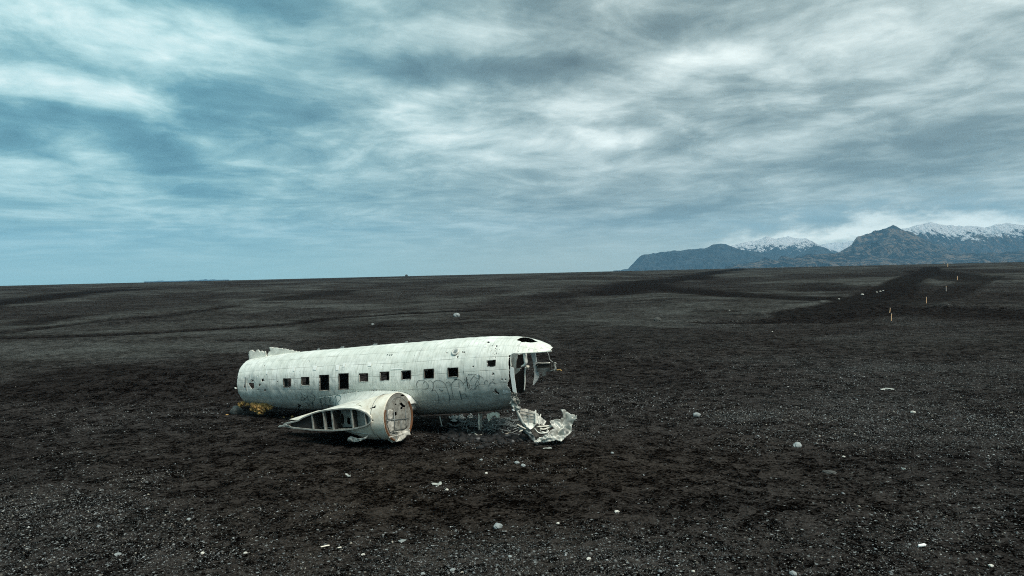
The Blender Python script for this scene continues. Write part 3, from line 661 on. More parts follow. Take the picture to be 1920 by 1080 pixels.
INK = [(M_INK, .017, [z8(q) for q in (
        [(200, 600), (195, 540), (215, 490), (260, 475), (310, 480), (340, 500)], [(300, 540), (320, 505), (350, 510), (385, 550), (385, 600), (350, 630), (285, 635)],
        [(390, 490), (430, 485), (460, 510), (475, 560), (470, 620), (440, 660), (490, 640), (530, 680), (560, 750), (565, 820), (555, 860)],
        [(470, 530), (500, 490), (560, 475), (620, 495), (670, 540), (700, 600), (725, 680), (745, 760), (740, 850)], [(680, 530), (710, 505), (745, 510), (770, 560), (785, 640), (800, 710), (810, 765)],
        [(775, 560), (790, 520), (830, 480), (880, 460), (930, 475), (960, 510), (985, 550)], [(905, 500), (910, 600)], [(980, 530), (1010, 505), (1050, 505), (1080, 545), (1085, 600)],
        [(570, 620), (600, 660), (630, 650), (600, 640)], [(950, 715), (1010, 705), (1040, 760)], [(1020, 600), (1015, 660)], [(1180, 640), (1190, 590), (1230, 560)],
        [(990, 450), (1030, 480), (1060, 460)], [(980, 320), (990, 360)], [(1060, 375), (1090, 383), (1140, 372), (1200, 380)], [(1100, 480), (1130, 440), (1160, 400)], [(1160, 390), (1200, 440), (1250, 440), (1240, 370), (1250, 470)],
        [(1250, 395), (1320, 445)], [(1180, 560), (1220, 480), (1260, 560)], [(1340, 540), (1345, 490), (1380, 480), (1400, 510)], [(1410, 580), (1420, 540), (1450, 510), (1480, 500), (1530, 545)], [(1090, 640), (1120, 615), (1150, 640), (1170, 610)])]),
       (M_INK, .035, [z8([(915, 650), (935, 730), (955, 805)]), z8([(1062, 378), (1075, 380)]), z8([(1248, 400), (1250, 455)]), z2([(652, 340), (664, 352), (672, 344)]), z2([(500, 460), (524, 456)])]),
       (M_INKG, .024, [z7(q) for q in ([(370, 860), (360, 810), (385, 780), (410, 790)], [(375, 800), (390, 900), (405, 970)], [(440, 760), (450, 850), (420, 890), (490, 880), (500, 960)], [(450, 760), (490, 750), (520, 790), (525, 850), (560, 880), (580, 920)],
        [(540, 760), (545, 830), (600, 850)], [(610, 780), (630, 740), (680, 730), (715, 760), (700, 810), (660, 860), (690, 910), (705, 950)], [(620, 740), (640, 820), (610, 940), (650, 915)],
        [(450, 745), (470, 752), (500, 738)], [(520, 740), (560, 730), (575, 748)])]),
       (M_INK, .019, [z7(q) for q in ([(30, 680), (60, 740), (40, 790), (70, 820), (100, 780), (60, 760)], [(90, 720), (130, 760), (100, 800)], [(150, 730), (160, 800), (190, 830), (230, 840), (260, 810), (275, 760), (240, 710), (210, 700)],
        [(190, 740), (240, 770)], [(100, 860), (150, 850), (160, 900), (200, 860), (240, 880), (230, 830), (240, 940)], [(1490, 60), (1500, 40), (1510, 55)], [(1530, 40), (1535, 62), (1550, 45)], [(1565, 38), (1570, 60), (1592, 36)])]),
       (M_INKW, .045, [z8([(1662, 635), (1655, 685), (1690, 685), (1682, 655), (1662, 660)]), z8([(1702, 685), (1704, 655), (1728, 660), (1734, 692)]), z8([(1222, 370), (1230, 392)])])]
# frames round the windows
for i, poly in enumerate(WIN):
    mb = MB(); pp = []
    q = list(poly) + [poly[0]]
    for a_, b_ in zip(q[:-1], q[1:]):
        for t in np.linspace(0, 1, 6, endpoint=False): pp.append((a_[0] * (1 - t) + b_[0] * t, a_[1] * (1 - t) + b_[1] * t))
    cx, cy = np.mean(poly, 0); xa = np.array([hull_hit(*p) for p in pp]); k = len(pp)
    Pi = hull(xa[:, 0], xa[:, 1], .011); Pin = hull(xa[:, 0], xa[:, 1], -.07)
    xo = np.array([hull_hit(cx + (p[0] - cx) * (1 + .4 / 8.5), cy + (p[1] - cy) * (1 + .4 / (8 if i not in (2, 3) else 15))) for p in pp]); Po = hull(xo[:, 0], xo[:, 1], .012)
    V = np.concatenate([Pin, Pi, Po]); Fc = [(r_ * k + j, r_ * k + (j + 1) % k, (r_ + 1) * k + (j + 1) % k, (r_ + 1) * k + j) for r_ in (0, 1) for j in range(k)]
    mb.add(LB(V), Fc); child(mb, 'window_frame' if i not in (2, 3) else 'door_window_frame', M_FRAME, fus)
# patches: paler repair plates on the roofline
M_PATCH = weathered('fresh_white_plate', (.80, .83, .80, 1), (.6, .64, .6, 1), .6, 0, 8, .6)
for q in (z7([(255, 240), (320, 235), (302, 310), (246, 300)]), z7([(632, 222), (700, 218), (690, 270), (680, 310), (632, 312)]), z7([(758, 196), (802, 190), (782, 250), (746, 254)]), z7([(1180, 188), (1238, 182), (1230, 240), (1175, 244)]),
          z6([(722, 478), (740, 476), (738, 516), (720, 516)]), z6([(420, 522), (436, 520), (434, 550), (420, 550)]), z2([(756, 172), (780, 170), (778, 184), (756, 186)]), z2([(1242, 186), (1266, 182), (1264, 194), (1244, 198)]), z7([(1560, 280), (1760, 268), (1762, 284), (1562, 300)])):
    xa = np.array([hull_hit(*p) for p in q]); a_, b_, c_, d_ = xa[0], xa[1], xa[-2], xa[-1]; V = []
    for t in np.linspace(0, 1, 7):
        for s_ in np.linspace(0, 1, 7):
            p = (a_ * (1 - s_) + b_ * s_) * (1 - t) + (d_ * (1 - s_) + c_ * s_) * t; V.append(hull(np.array(p[0]), np.array(p[1]), .020))
    mb = MB(); mb.add(LB(V), grid_faces(7, 7)); child(mb, 'repair_plate', M_PATCH, fus)
# round roof vent
vx, va = hull_hit(*z2([(514, 226)])[0]); V = []; Fc = []; nn = 28
for rr, oo in ((.155, .008), (.135, .03), (.11, .032), (.085, .012), (.0, -.004)):
    for k in range(nn):
        t = 2 * math.pi * k / nn; V.append(hull(np.array(vx + rr * math.cos(t)), np.array(va + rr * math.sin(t) / 1.38), oo + .026))
mb = MB(); mb.add(LB(V), grid_faces(5, nn, True)); vent = child(mb, 'roof_vent', M_HULL, fus, smooth=True)
V = [hull(np.array(vx + .012 + .07 * math.cos(2 * math.pi * k / nn)), np.array(va - .004 + .062 * math.sin(2 * math.pi * k / nn) / 1.38), .050) for k in range(nn)]
mb = MB(); mb.add(LB(V), [tuple(range(nn))]); child(mb, 'vent_opening', M_ALLOYD, vent)
# little torn flaps standing up along the roof ridge
random.seed(9)
for px_, py_ in ((596, 656), (642, 653), (701, 647.5), (704, 647), (761, 643), (640, 653.5)):
    x_ = onp(px_, py_, 1, 0.0)[0]; zt = float(hull(np.array(x_), np.array(math.pi / 2))[2])
    mb = MB(); mb.add(LB([(x_, .03, zt), (x_ + .12, .05, zt), (x_ + .10, -.02, zt + .055), (x_ + .02, .0, zt + .07), (x_ - .05, .02, zt + .02)]), [(0, 1, 2, 3, 4)]); child(mb, 'torn_roof_flap', M_ALLOYD, fus)

# ---- inside: floor, frames, added plate
def plate_section(x, zlo, inset, name, mat, th=.03, cut=None):
    w, zc, bu, bl = sec(x); aa = np.linspace(0, 2 * math.pi, 48, endpoint=False); pts = []
    for a in aa:
        s_ = math.sin(a); y = (w - inset) * math.cos(a); z = zc + ((bu if s_ > 0 else bl) - inset) * s_; pts.append((y, max(z, zlo)))
    V = [(x, y, z) for y, z in pts] + [(x + th, y, z) for y, z in pts]; k = len(pts)
    Fc = [tuple(range(k)), tuple(range(2 * k - 1, k - 1, -1))] + [(i, (i + 1) % k, k + (i + 1) % k, k + i) for i in range(k)]
    mb = MB(); mb.add(LB(V), Fc); return child(mb, name, mat)
mb = MB(); xs_ = np.linspace(-2.4, 9.5, 40); V = []
for x in xs_:
    w, zc, bu, bl = sec(x); hw = (w - .03) * math.sqrt(max(.05, 1 - ((-.68 - zc) / bl) ** 2)); V += [(x, -hw, -.68), (x, hw, -.68)]
mb.add(LB(V), [(2 * i, 2 * i + 2, 2 * i + 3, 2 * i + 1) for i in range(39)]); child(mb, 'cabin_floor', M_INSIDE)
def ring(x, name='frame_rib', mat=None, a0=0, a1=2 * math.pi, dp=.085, th=.03, off=.02, parent=None):
    aa = np.linspace(a0, a1, 60); V = []
    for a in aa:
        for o_, dx_ in ((-off, 0), (-off - dp, 0), (-off - dp, th), (-off, th)):
            V.append(hull(np.array(x + dx_), np.array(a), o_))
    Fc = [(i * 4 + k, i * 4 + (k + 1) % 4, (i + 1) * 4 + (k + 1) % 4, (i + 1) * 4 + k) for i in range(59) for k in range(4)]
    mb = MB(); mb.add(LB(V), Fc); return child(mb, name, mat or M_INSIDE)
for i in range(-3, 9): ring(.508 + i * 1.016 - .0, mat=M_ALLOYD if i % 2 else M_INSIDE)
ring(9.35, mat=M_ALLOYD); 
bk = plate_section(8.75, -.68, .04, 'cockpit_added_plate', M_INSIDE)  # solid plate added to keep the interior dark
# lining strip left standing inside the torn cockpit edge, and the pale panel behind the side window
def slab(poly_px, ax, val, name, mat, th=.02, parent=None):
    P_ = np.array([onp(x, y, ax, val) for x, y in poly_px]); q = P_.copy(); q[:, ax] -= th; k = len(P_); mb = MB()
    mb.add(LB(np.concatenate([P_, q])), [tuple(range(k)), tuple(range(2 * k - 1, k - 1, -1))] + [(i, (i + 1) % k, k + (i + 1) % k, k + i) for i in range(k)])
    return child(mb, name, mat, parent)
slab(z4([(376, 330), (410, 345), (414, 430), (422, 480), (434, 575), (400, 560), (386, 470), (376, 400)]), 1, 1.21, 'torn_door_post', M_PATCH)
slab(z4([(390, 214), (446, 214), (440, 260), (430, 290), (428, 345), (408, 345), (386, 322), (382, 240)]), 1, .98, 'cockpit_lining', M_ALLOY, .03)
slab(z4([(404, 350), (460, 345), (462, 372), (420, 405), (402, 398)]), 1, .9, 'hinge_plate', M_ALLOY, .05)
def strut(pts_px, ax, val, r, name, mat, parent=None, n=6, flat=None, sm=6):
    pts = catmull([onp(x, y, ax, val) for x, y in pts_px], sm) if len(pts_px) > 2 else np.array([onp(x, y, ax, val) for x, y in pts_px])
    mb = MB(); mb.tube(LB(pts), r if np.isscalar(r) else np.interp(np.linspace(0, 1, len(pts)), np.linspace(0, 1, len(r)), r), n); return child(mb, name, mat, parent, smooth=True)
strut(z4([(510, 204), (514, 250), (520, 290), (512, 312), (494, 324), (476, 330)]), 1, 1.02, [.075, .07, .07, .05, .035, .02], 'window_pillar', M_WHITE)
strut(z4([(384, 330), (380, 270), (384, 232), (398, 212), (430, 206), (500, 206), (620, 200), (700, 194), (760, 188)]), 1, 1.10, .022, 'window_surround', M_WHITE)
strut(z4([(536, 322), (534, 346)]), 1, .9, .065, 'hinge_knuckle', M_CREAM)
strut(z4([(516, 335), (512, 400), (512, 470), (506, 550)]), 1, .85, .022, 'dangling_rod', M_WHITE)
# far windscreen pillar hanging from the roof
pts = z4([(584, 204), (596, 250), (604, 300), (616, 360), (620, 410), (608, 460), (590, 500)]); wd = [.085, .075, .065, .075, .09, .07, .015]
P_ = catmull([onp(x, y, 1, -.75) for x, y in pts], 5); wi = np.interp(np.linspace(0, 1, len(P_)), np.linspace(0, 1, 7), wd); V = []
for p, w_ in zip(P_, wi): V += [p + [-w_, .03, 0], p + [w_, -.02, 0], p + [w_, -.05, 0], p + [-w_, 0, 0]]
mb = MB(); mb.add(LB(V), [(i * 4 + k, i * 4 + (k + 1) % 4, (i + 1) * 4 + (k + 1) % 4, (i + 1) * 4 + k) for i in range(len(P_) - 1) for k in range(4)]); child(mb, 'windscreen_pillar', M_PATCH)
strut(z4([(716, 196), (730, 225), (738, 262), (752, 278), (770, 292)]), 1, -.55, .018, 'windscreen_frame', M_ALLOYD)
strut(z4([(620, 296), (680, 300), (742, 296)]), 1, -.7, .022, 'windscreen_sill', M_WHITE)
slab(z4([(612, 308), (740, 304), (738, 346), (620, 344)]), 1, -.72, 'instrument_panel', M_INSIDE, .10)
slab(z4([(618, 346), (742, 340), (744, 376), (640, 382), (622, 368)]), 1, -.70, 'side_locker', M_ALLOYD, .12)
slab(z4([(664, 380), (700, 376), (698, 412), (668, 416)]), 1, -.70, 'junction_box', M_ALLOYD, .08)
slab(z4([(742, 290), (752, 300), (756, 376), (746, 380), (738, 340)]), 1, -.6, 'torn_nose_rim', M_INSIDE, .05)
strut(z4([(748, 372), (780, 362), (800, 352)]), 1, -.5, .03, 'bent_bracket', M_ALLOYD)
strut(z4([(790, 292), (784, 320), (792, 345), (782, 366)]), 1, -.5, [.05, .06, .04, .05], 'crushed_housing', M_ALLOY)
strut(z4([(806, 364), (830, 360), (850, 370)]), 1, -.5, .028, 'yellow_fitting', M_FOAM)
# black slabs standing in for the shade inside the cockpit opening
slab(z4([(420, 400), (508, 330), (510, 470), (505, 560), (470, 582), (428, 560)]), 1, -.35, 'cockpit_shade_slab', M_HOLE, .05)
slab(z4([(432, 208), (504, 208), (500, 320), (470, 334), (432, 330)]), 1, -.35, 'cockpit_shade_slab', M_HOLE, .05)

# ---- crumpled sheets
nose_ref = [None]
def sheet(poly_w, name, mat, parent, crease=.05, scale=.35, seed=0, th=.008, step=.03, bulge=None, local=True, rag=.3, nrm_hint=None):
    Pw = np.array(poly_w, float); c = Pw.mean(0)
    _, _, Vt = np.linalg.svd(Pw - c); e1, e2, nn = Vt
    if nrm_hint is not None and nn @ nrm_hint < 0: nn = -nn
    q = np.stack([(Pw - c) @ e1, (Pw - c) @ e2], -1); lo = q.min(0) - step; hi = q.max(0) + step
    u, v = np.meshgrid(np.arange(lo[0], hi[0], step), np.arange(lo[1], hi[1], step), indexing='ij')
    cu = u[:-1, :-1] + step / 2; cv = v[:-1, :-1] + step / 2
    ru = rag * .12 * fbm(cu / .12, cv / .12, seed + 5, 3); rv = rag * .12 * fbm(cu / .12, cv / .12, seed + 6, 3)
    k = inpoly(cu + ru, cv + rv, q).ravel()
    wx = u + .15 * fbm(u / .4, v / .4, seed + 1, 2); wy = v + .15 * fbm(u / .4, v / .4, seed + 2, 2)
    h = crease * (np.abs(2 * vnoise(wx / scale, wy / scale, seed) - 1) * 1.4 + np.abs(2 * vnoise(wx / scale * 2.3, wy / scale * 2.3, seed + 9) - 1) * .6 - .8)
    if bulge: h = h + bulge(u / (hi[0] - lo[0]) * 2, v / (hi[1] - lo[1]) * 2)
    # the mean plane hides how far each corner stands off it
    V = c + u.ravel()[:, None] * e1 + v.ravel()[:, None] * e2 + h.ravel()[:, None] * nn
    Fc = grid_faces(*u.shape)[k]; used = np.unique(Fc); rem = -np.ones(len(V), int); rem[used] = np.arange(len(used))
    V = V[used]
    if parent is not None:
        pw = parent.matrix_world if parent is nose_ref[0] else Mw
        Mi = np.array(pw.inverted()); V = V @ Mi[:3, :3].T + Mi[:3, 3]
    o = new_obj(name, mesh_np(name, V, rem[Fc]), mat, parent, smooth=False)
    s_ = o.modifiers.new('thickness', 'SOLIDIFY'); s_.thickness = th; return o
def wp(px_list, ax, val, skew=(0, 0, 0)):       # pixels -> world points on a tilted local plane
    out = []
    for x, y in px_list:
        p = onp(x, y, ax, val)
        out.append(l2w(p))
    return np.array(out)
def wplane(px_list, pt, nrm):
    pt = np.array(pt, float); nrm = np.array(nrm, float); out = []
    for x, y in px_list:
        d = px_ray(x, y); t = ((pt - CAMP) @ nrm) / (d @ nrm); out.append(CAMP + t * d)
    return np.array(out)
# ---- dorsal fin stub
def fin(poly, name, mat, seed):
    P_ = wp(poly, 1, .0); return sheet(P_, name, mat, wreck, .012, .5, seed, .035, .025, rag=.25)
fin(z6([(228, 372), (226, 300), (240, 280), (262, 276), (284, 296), (300, 300), (312, 282), (322, 274), (334, 272), (345, 296), (368, 284), (382, 290), (396, 312), (404, 286), (416, 284), (420, 330), (428, 345), (340, 372), (228, 400)]), 'fin_root', M_WHITE, 3)
fin(z6([(428, 330), (440, 300), (462, 280), (444, 252), (452, 246), (520, 252), (628, 266), (740, 288), (800, 300), (640, 330), (430, 360)]), 'fin_fillet', M_WHITE, 5)
strut(z6([(62, 704), (80, 712)]), 1, 1.0, .035, 'tail_hook', M_WHITE)

# ---- wing stub
def outward(o, c_):
    bm = bmesh.new(); bm.from_mesh(o.data); tot = 0
    for f in bm.faces:
        d = f.calc_center_median() - Vector((c_[0], 0, c_[2])); d.y = 0; tot += 1 if f.normal.dot(d) > 0 else -1
    if tot < 0: bmesh.ops.reverse_faces(bm, faces=bm.faces)
    bm.to_mesh(o.data); bm.free()
YA = 3.80
AF = [onp(x, y, 1, YA) for x, y in z3([(1250, 430), (1232, 385), (1180, 340), (1100, 305), (1000, 290), (900, 292), (780, 305), (640, 325), (530, 360), (430, 404), (370, 438), (240, 470), (200, 492),
                                           (290, 525), (480, 547), (600, 557), (800, 562), (1000, 547), (1100, 527), (1190, 502), (1240, 470)])]
AF = np.array(AF)
def resample(P_, n, closed=True):
    Q = np.vstack([P_, P_[:1]]) if closed else P_; s = np.concatenate([[0], np.cumsum(np.linalg.norm(np.diff(Q, axis=0), axis=1))])
    q = np.linspace(0, s[-1], n, endpoint=not closed); return np.stack([np.interp(q, s, Q[:, i]) for i in range(Q.shape[1])], -1)
AFc = catmull(np.vstack([AF[12:], AF[:13]]), 5)
AFr = resample(AFc[:-1], 150); cen = np.array([AFr[:, 0].mean(), 0, AFr[:, 2].mean()])
ysn = np.linspace(YA, .85, 60); V = []
for y in ysn:
    t = (YA - y) / (YA - .85); s_ = 1 + .10 * t; q = AFr.copy(); q[:, 1] = y; q[:, 0] = 6.2 + (q[:, 0] - 6.2) * (1 + .05 * t); q[:, 2] = cen[2] + (q[:, 2] - cen[2]) * s_ - .02 * t; V.append(q)
V = np.array(V); Fc = grid_faces(60, 150, True); c_ = V.reshape(-1, 3)[Fc].mean(1); xr_ = onp(*z3([(543, 430)])[0], 1, YA)[0]
Fc = Fc[(c_[:, 0] > xr_ - .02) | (c_[:, 1] > YA - .10)]; me = mesh_np('wing_stub', LB(V.reshape(-1, 3)), Fc)
wing = new_obj('wing_stub', me, M_WHITE, wreck, smooth=True); s_ = wing.modifiers.new('thickness', 'SOLIDIFY'); s_.thickness = .02; s_.offset = 0; outward(wing, cen); s_.material_offset = 1; wing.data.materials.append(M_INSIDE)
# joint flange round the open end
q = AFr - cen * [1, 0, 1]; out = []
for sc_, dy in ((1.0, .015), (1.0, -.05), (.965, -.05), (.965, .015)):
    w_ = AFr.copy(); nrm_ = np.stack([np.gradient(AFr[:, 2]), 0 * AFr[:, 0], -np.gradient(AFr[:, 0])], -1); nrm_ /= np.linalg.norm(nrm_, axis=1)[:, None] + 1e-9
    inward = cen * [1, 0, 1] - AFr * [1, 0, 1]; sg = np.sign((nrm_ * inward).sum(1)); nrm_ *= sg[:, None]
    w_ = w_ + nrm_ * (.034 if sc_ < 1 else -.010); w_[:, 1] = YA + dy; out.append(w_)
out = np.array(out); mb = MB(); kk = 150
mb.add(LB(out.transpose(1, 0, 2).reshape(-1, 3)), [(i * 4 + k, i * 4 + (k + 1) % 4, ((i + 1) % kk) * 4 + (k + 1) % 4, ((i + 1) % kk) * 4 + k) for i in range(kk) for k in range(4)])
child(mb, 'joint_flange', M_ALLOY, wing)
def zr(x):                         # inner z range of the aerofoil at station x
    hi = AFr[AFr[:, 2] >= np.interp(AFr[:, 0], [2, 6.2], [-1.0, -1.0])]; lo = AFr[AFr[:, 2] < -1.0 - 0 * AFr[:, 0]]
    hi = hi[np.argsort(hi[:, 0])]; lo = lo[np.argsort(lo[:, 0])]
    return np.interp(x, lo[:, 0], lo[:, 2]) + .02, np.interp(x, hi[:, 0], hi[:, 2]) - .02
def pxx_at(zx, y=YA): return onp(*z3([(zx, 430)])[0], 1, y)[0]
for zx, w_ in ((543, .045), (682, .034), (784, .05), (1022, .05), (1180, .026)):     # posts where each spar met the outer wing
    x = pxx_at(zx); lo, hi = zr(x); mb = MB(); mb.box(LB(((x), YA - .03, (lo + hi) / 2)), (w_, .045, hi - lo - .03)); mb.box(LB((x, YA - .10, (lo + hi) / 2)), (.012, .12, hi - lo - .03)); child(mb, 'spar_post', M_ALLOY, wing)
for zx in (543, 784, 1022):        # spar webs running inboard
    x = pxx_at(zx); lo, hi = zr(x); mb = MB(); mb.box(LB((x, (YA + .9) / 2 - .04, (lo + hi) / 2)), (.014, YA - .98, hi - lo)); child(mb, 'spar_web', M_INSIDE, wing)
# rib wall with lightening holes between the middle spars
def rib(x0, x1, y, holes, mat, name='wing_rib'):
    nx, nz = 70, 60; xs_ = np.linspace(x0, x1, nx); V = []
    for x in xs_:
        lo, hi = zr(x)
        for t in np.linspace(0, 1, nz): V.append((x, y, lo + (hi - lo) * t))
    V = np.array(V); Fc = grid_faces(nx, nz); c = V[Fc].mean(1); k = np.ones(len(Fc), bool)
    for hx, hz, rx, rz in holes: k &= ((np.abs(c[:, 0] - hx) / rx) ** 2.6 + (np.abs(c[:, 2] - hz) / rz) ** 2.6) > 1
    Fc = Fc[k]; o = new_obj(name, mesh_np(name, LB(V), Fc), mat, wing); s2 = o.modifiers.new('thickness', 'SOLIDIFY'); s2.thickness = .012; 
    for hx, hz, rx, rz in holes:
        mb = MB(); mb.tube(LB([(hx + (rx + .01) * np.sign(math.cos(t)) * abs(math.cos(t)) ** .77, y + .01, hz + (rz + .01) * np.sign(math.sin(t)) * abs(math.sin(t)) ** .77) for t in np.linspace(0, 2 * math.pi, 33)]), .016, 6, False)
        child(mb, 'lightening_hole_rim', M_ALLOY, wing)
    return o
M_RIB = weathered('rib_primer', (.32, .34, .31, 1), (.07, .073, .065, 1), .6, .1, 4, .8)
YR = 3.32
hA = onp(*z3([(912, 422)])[0], 1, YR); hB = onp(*z3([(988, 442)])[0], 1, YR)
rib(pxx_at(784) + .03, pxx_at(1022) + .25, YR, [(hA[0], hA[2], .085, .20), (hB[0], hB[2], .085, .13)], M_RIB)
rib(pxx_at(1022) + .02, pxx_at(1180) + .05, 3.52, [], M_RIB)
rib(pxx_at(543) + .02, pxx_at(784) - .02, 2.6, [], M_INSIDE); rib(2.45, pxx_at(543) - .02, YA - .085, [], M_HOLE)  # second rib: black sheet standing in for the shaded aft bay
for zx in (635, 715):
    x = pxx_at(zx, 3.2); lo, hi = zr(x); mb = MB(); mb.box(LB((x, 3.2, (lo + hi) / 2)), (.04, .03, hi - lo)); child(mb, 'rib_stiffener', M_ALLOYD, wing)
sheet(wp(z3([(140, 508), (160, 494), (215, 484), (262, 490), (290, 516), (250, 512), (190, 518), (145, 516)]), 1, YA + .02), 'torn_trailing_edge', M_ALLOY, wing, .02, .12, 12, .012, .02)
strut(z3([(205, 476), (300, 452), (370, 440), (440, 400), (540, 362), (660, 330)]), 1, YA - .06, .014, 'stringer', M_ALLOY, wing)
# ---- engine nacelle
NY, NX = 2.85, 6.62; ncf = onp(746, 782.5, 0, NX)
NYc, NZc, NR = ncf[1], ncf[2], .86
tp = np.array([onp(x, y, 1, NY) for x, y in ((726, 738.5), (712, 741), (700, 744), (685, 750), (668, 758.5), (652, 766))]); tp = tp[np.argsort(tp[:, 0])]
TX = np.concatenate([[1.6, 3.0], tp[:, 0][tp[:, 0] < NX - .1], [NX]]); TZ = np.concatenate([[-1.0, -.72], tp[:, 2][tp[:, 0] < NX - .1], [NZc + NR]])
ntop = lambda x: np.interp(x, TX, TZ)
nbot = lambda x: np.interp(x, [1.6, 3.5, 4.6, 5.5, NX], [-1.15, -1.30, -1.50, NZc - NR * .86, NZc - NR * .93])
nwid = lambda x: np.interp(x, [1.6, 3.2, 4.6, 5.8, NX], [.10, .58, .78, .85, NR])
nx, na = 230, 220; X, A_ = np.meshgrid(np.linspace(1.6, NX, nx), np.linspace(0, 2 * math.pi, na, endpoint=False), indexing='ij')
tz, bz = ntop(X), nbot(X); zm = np.where(X > 6.0, NZc, (tz + bz) / 2 * (1 - sstep(X, 4, 6)) + NZc * sstep(X, 4, 6)); S = np.sin(A_)
P_ = np.stack([X, NYc + nwid(X) * np.cos(A_), zm + np.where(S > 0, tz - zm, zm - bz) * S], -1); P_[..., 1] += .006 * fbm(X * 2, A_ * 2, 5, 3)
Vf = P_.reshape(-1, 3); Fc = grid_faces(nx, na, True); c = Vf[Fc].mean(1); k = np.ones(len(Fc), bool)
lo, hi = zr(np.clip(c[:, 0], 2.3, 6.15)); k &= ~((c[:, 2] > lo - .01) & (c[:, 2] < hi + .01) & (c[:, 0] < 6.2) & (c[:, 1] > NYc))
ppx, ppy = to_px(l2w(c)); up = (c[:, 1] > NYc - .3)
for poly in (z3([(1212, 290), (1250, 288), (1282, 276), (1308, 248), (1304, 292), (1240, 294)]), z3([(1080, 262), (1095, 252), (1125, 254), (1136, 278), (1110, 280), (1095, 270)]), z3([(1440, 118), (1470, 106), (1504, 104), (1498, 112), (1450, 122)])): k &= ~(inpoly(ppx, ppy, poly) & up)
k &= ~((c[:, 2] < NZc - NR * .80) & (c[:, 0] > 4.2) & (c[:, 0] < 6.4))
Fc = Fc[k]; nac = new_obj('engine_nacelle', mesh_np('engine_nacelle', LB(Vf), Fc[:, ::-1]), M_CREAM, wreck, smooth=True); s2 = nac.modifiers.new('thickness', 'SOLIDIFY'); s2.thickness = .014; s2.offset = -1; nac.data.materials.append(M_INSIDE)
_m = bmesh.new(); _m.from_mesh(nac.data); _t = sum(1 if f.normal.dot(f.calc_center_median() - Vector((f.calc_center_median().x, -NYc, NZc))) > 0 else -1 for f in _m.faces)
if _t < 0: bmesh.ops.reverse_faces(_m, faces=_m.faces)
_m.to_mesh(nac.data); _m.free(); s2.material_offset = 1
xs0 = 6.08; mb = MB(); mb.tube(LB([(xs0, NYc + (float(nwid(xs0)) + .006) * math.cos(a), (lambda t_, b_, m_: m_ + ((t_ - m_) if math.sin(a) > 0 else (m_ - b_)) * math.sin(a) * 1.008)(float(ntop(xs0)), float(nbot(xs0)), NZc)) for a in np.linspace(R(-40), R(200), 50)]), .010, 5); child(mb, 'band_seam', M_ALLOYD, nac)
# wheel-well lips under the nacelle
strut(z3([(960, 560), (1060, 578), (1240, 604)]), 1, 3.6, .03, 'well_lip', M_ALLOY, nac); strut(z3([(1230, 602), (1350, 604), (1450, 606)]), 1, 3.5, .028, 'well_lip', M_CREAM, nac)
sheet(wp(z3([(962, 675), (975, 650), (1005, 628), (1040, 636), (1090, 650), (1150, 648), (1226, 618), (1222, 632), (1190, 660), (1120, 688), (1060, 698), (990, 690)]), 1, 3.7), 'crumpled_panel', M_ALLOY, nac, .05, .16, 15, .012, .02)
# firewall
def fdisc(r0, r1, a0, a1, x, nr=50, nt=140):
    rr, tt = np.meshgrid(np.linspace(r0, r1, nr), np.linspace(a0, a1, nt), indexing='ij')
    V = np.stack([x + .012 * fbm(rr * 3 * np.cos(tt), rr * 3 * np.sin(tt), 8, 3), NYc + rr * np.cos(tt), NZc + rr * np.sin(tt)], -1); return V.reshape(-1, 3), grid_faces(nr, nt)
V, Fc = fdisc(.001, .845, 0, 2 * math.pi, NX + .01, 90, 240); c = V[Fc].mean(1); ppx, ppy = to_px(l2w(c)); k = np.ones(len(Fc), bool)
for poly in (z3([(1590, 235), (1615, 222), (1640, 250), (1668, 262), (1650, 285), (1630, 275), (1628, 300), (1606, 305), (1600, 290), (1618, 268)]), z3([(1536, 240), (1552, 236), (1556, 252), (1540, 256)]), z3([(1530, 340), (1556, 330), (1560, 372), (1540, 385), (1526, 376)]), z3([(1458, 495), (1478, 492), (1480, 515), (1462, 520)]), z3([(1568, 510), (1586, 512), (1582, 528), (1568, 526)]),
             z3([(1680, 420), (1696, 424), (1698, 440), (1680, 446)]), z3([(1596, 130), (1640, 128), (1650, 148), (1620, 150)]), z3([(1500, 585), (1560, 580), (1570, 600), (1510, 606)])): k &= ~inpoly(ppx, ppy, poly)
fw = new_obj('firewall', mesh_np('firewall', LB(V), Fc[k]), M_FIRE, nac); s2 = fw.modifiers.new('thickness', 'SOLIDIFY'); s2.thickness = .01
mb = MB(); mb.add(*[LB(q) if i == 0 else q for i, q in enumerate(fdisc(0, .84, 0, 2 * math.pi, NX - .45, 6, 40))]); child(mb, 'accessory_bay_wall', M_HOLE, nac)
def arc(a0, a1, r, tr, name, mat, n=30, x=NX + .02): mb = MB(); mb.tube(LB([(x, NYc + r * math.cos(a), NZc + r * math.sin(a)) for a in np.linspace(a0, a1, n)]), tr, 6); return child(mb, name, mat, nac)
arc(R(28), R(-62), .825, .045, 'rusty_rim', M_RUST); arc(R(148), R(232), .825, .05, 'rusty_rim', M_RUST); arc(R(-62), R(238) , .858, .016, 'cowl_rim', M_CREAM, 60)
arc(R(35), R(150), .70, .009, 'pressed_ring', M_ALLOYD)
for (a_, b_) in (((1440, 438), (1700, 412)), ((1612, 425), (1612, 560)), ((1530, 330), (1530, 560)), ((1670, 300), (1672, 520)), ((1450, 300), (1450, 470)), ((1500, 320), (1505, 430))):
    strut(z3([a_, b_]), 0, NX + .06, .016, 'stiffener', M_ALLOYD, fw)
def fplate(poly, x, name, mat, cr=.015, seed=1): return sheet(wp(z3(poly), 0, x), name, mat, fw, cr, .2, seed, .012, .022, rag=.25)
fplate([(1450, 310), (1500, 305), (1515, 318), (1514, 420), (1470, 424), (1452, 400)], NX + .06, 'service_plate', M_CRATE, .02, 4)
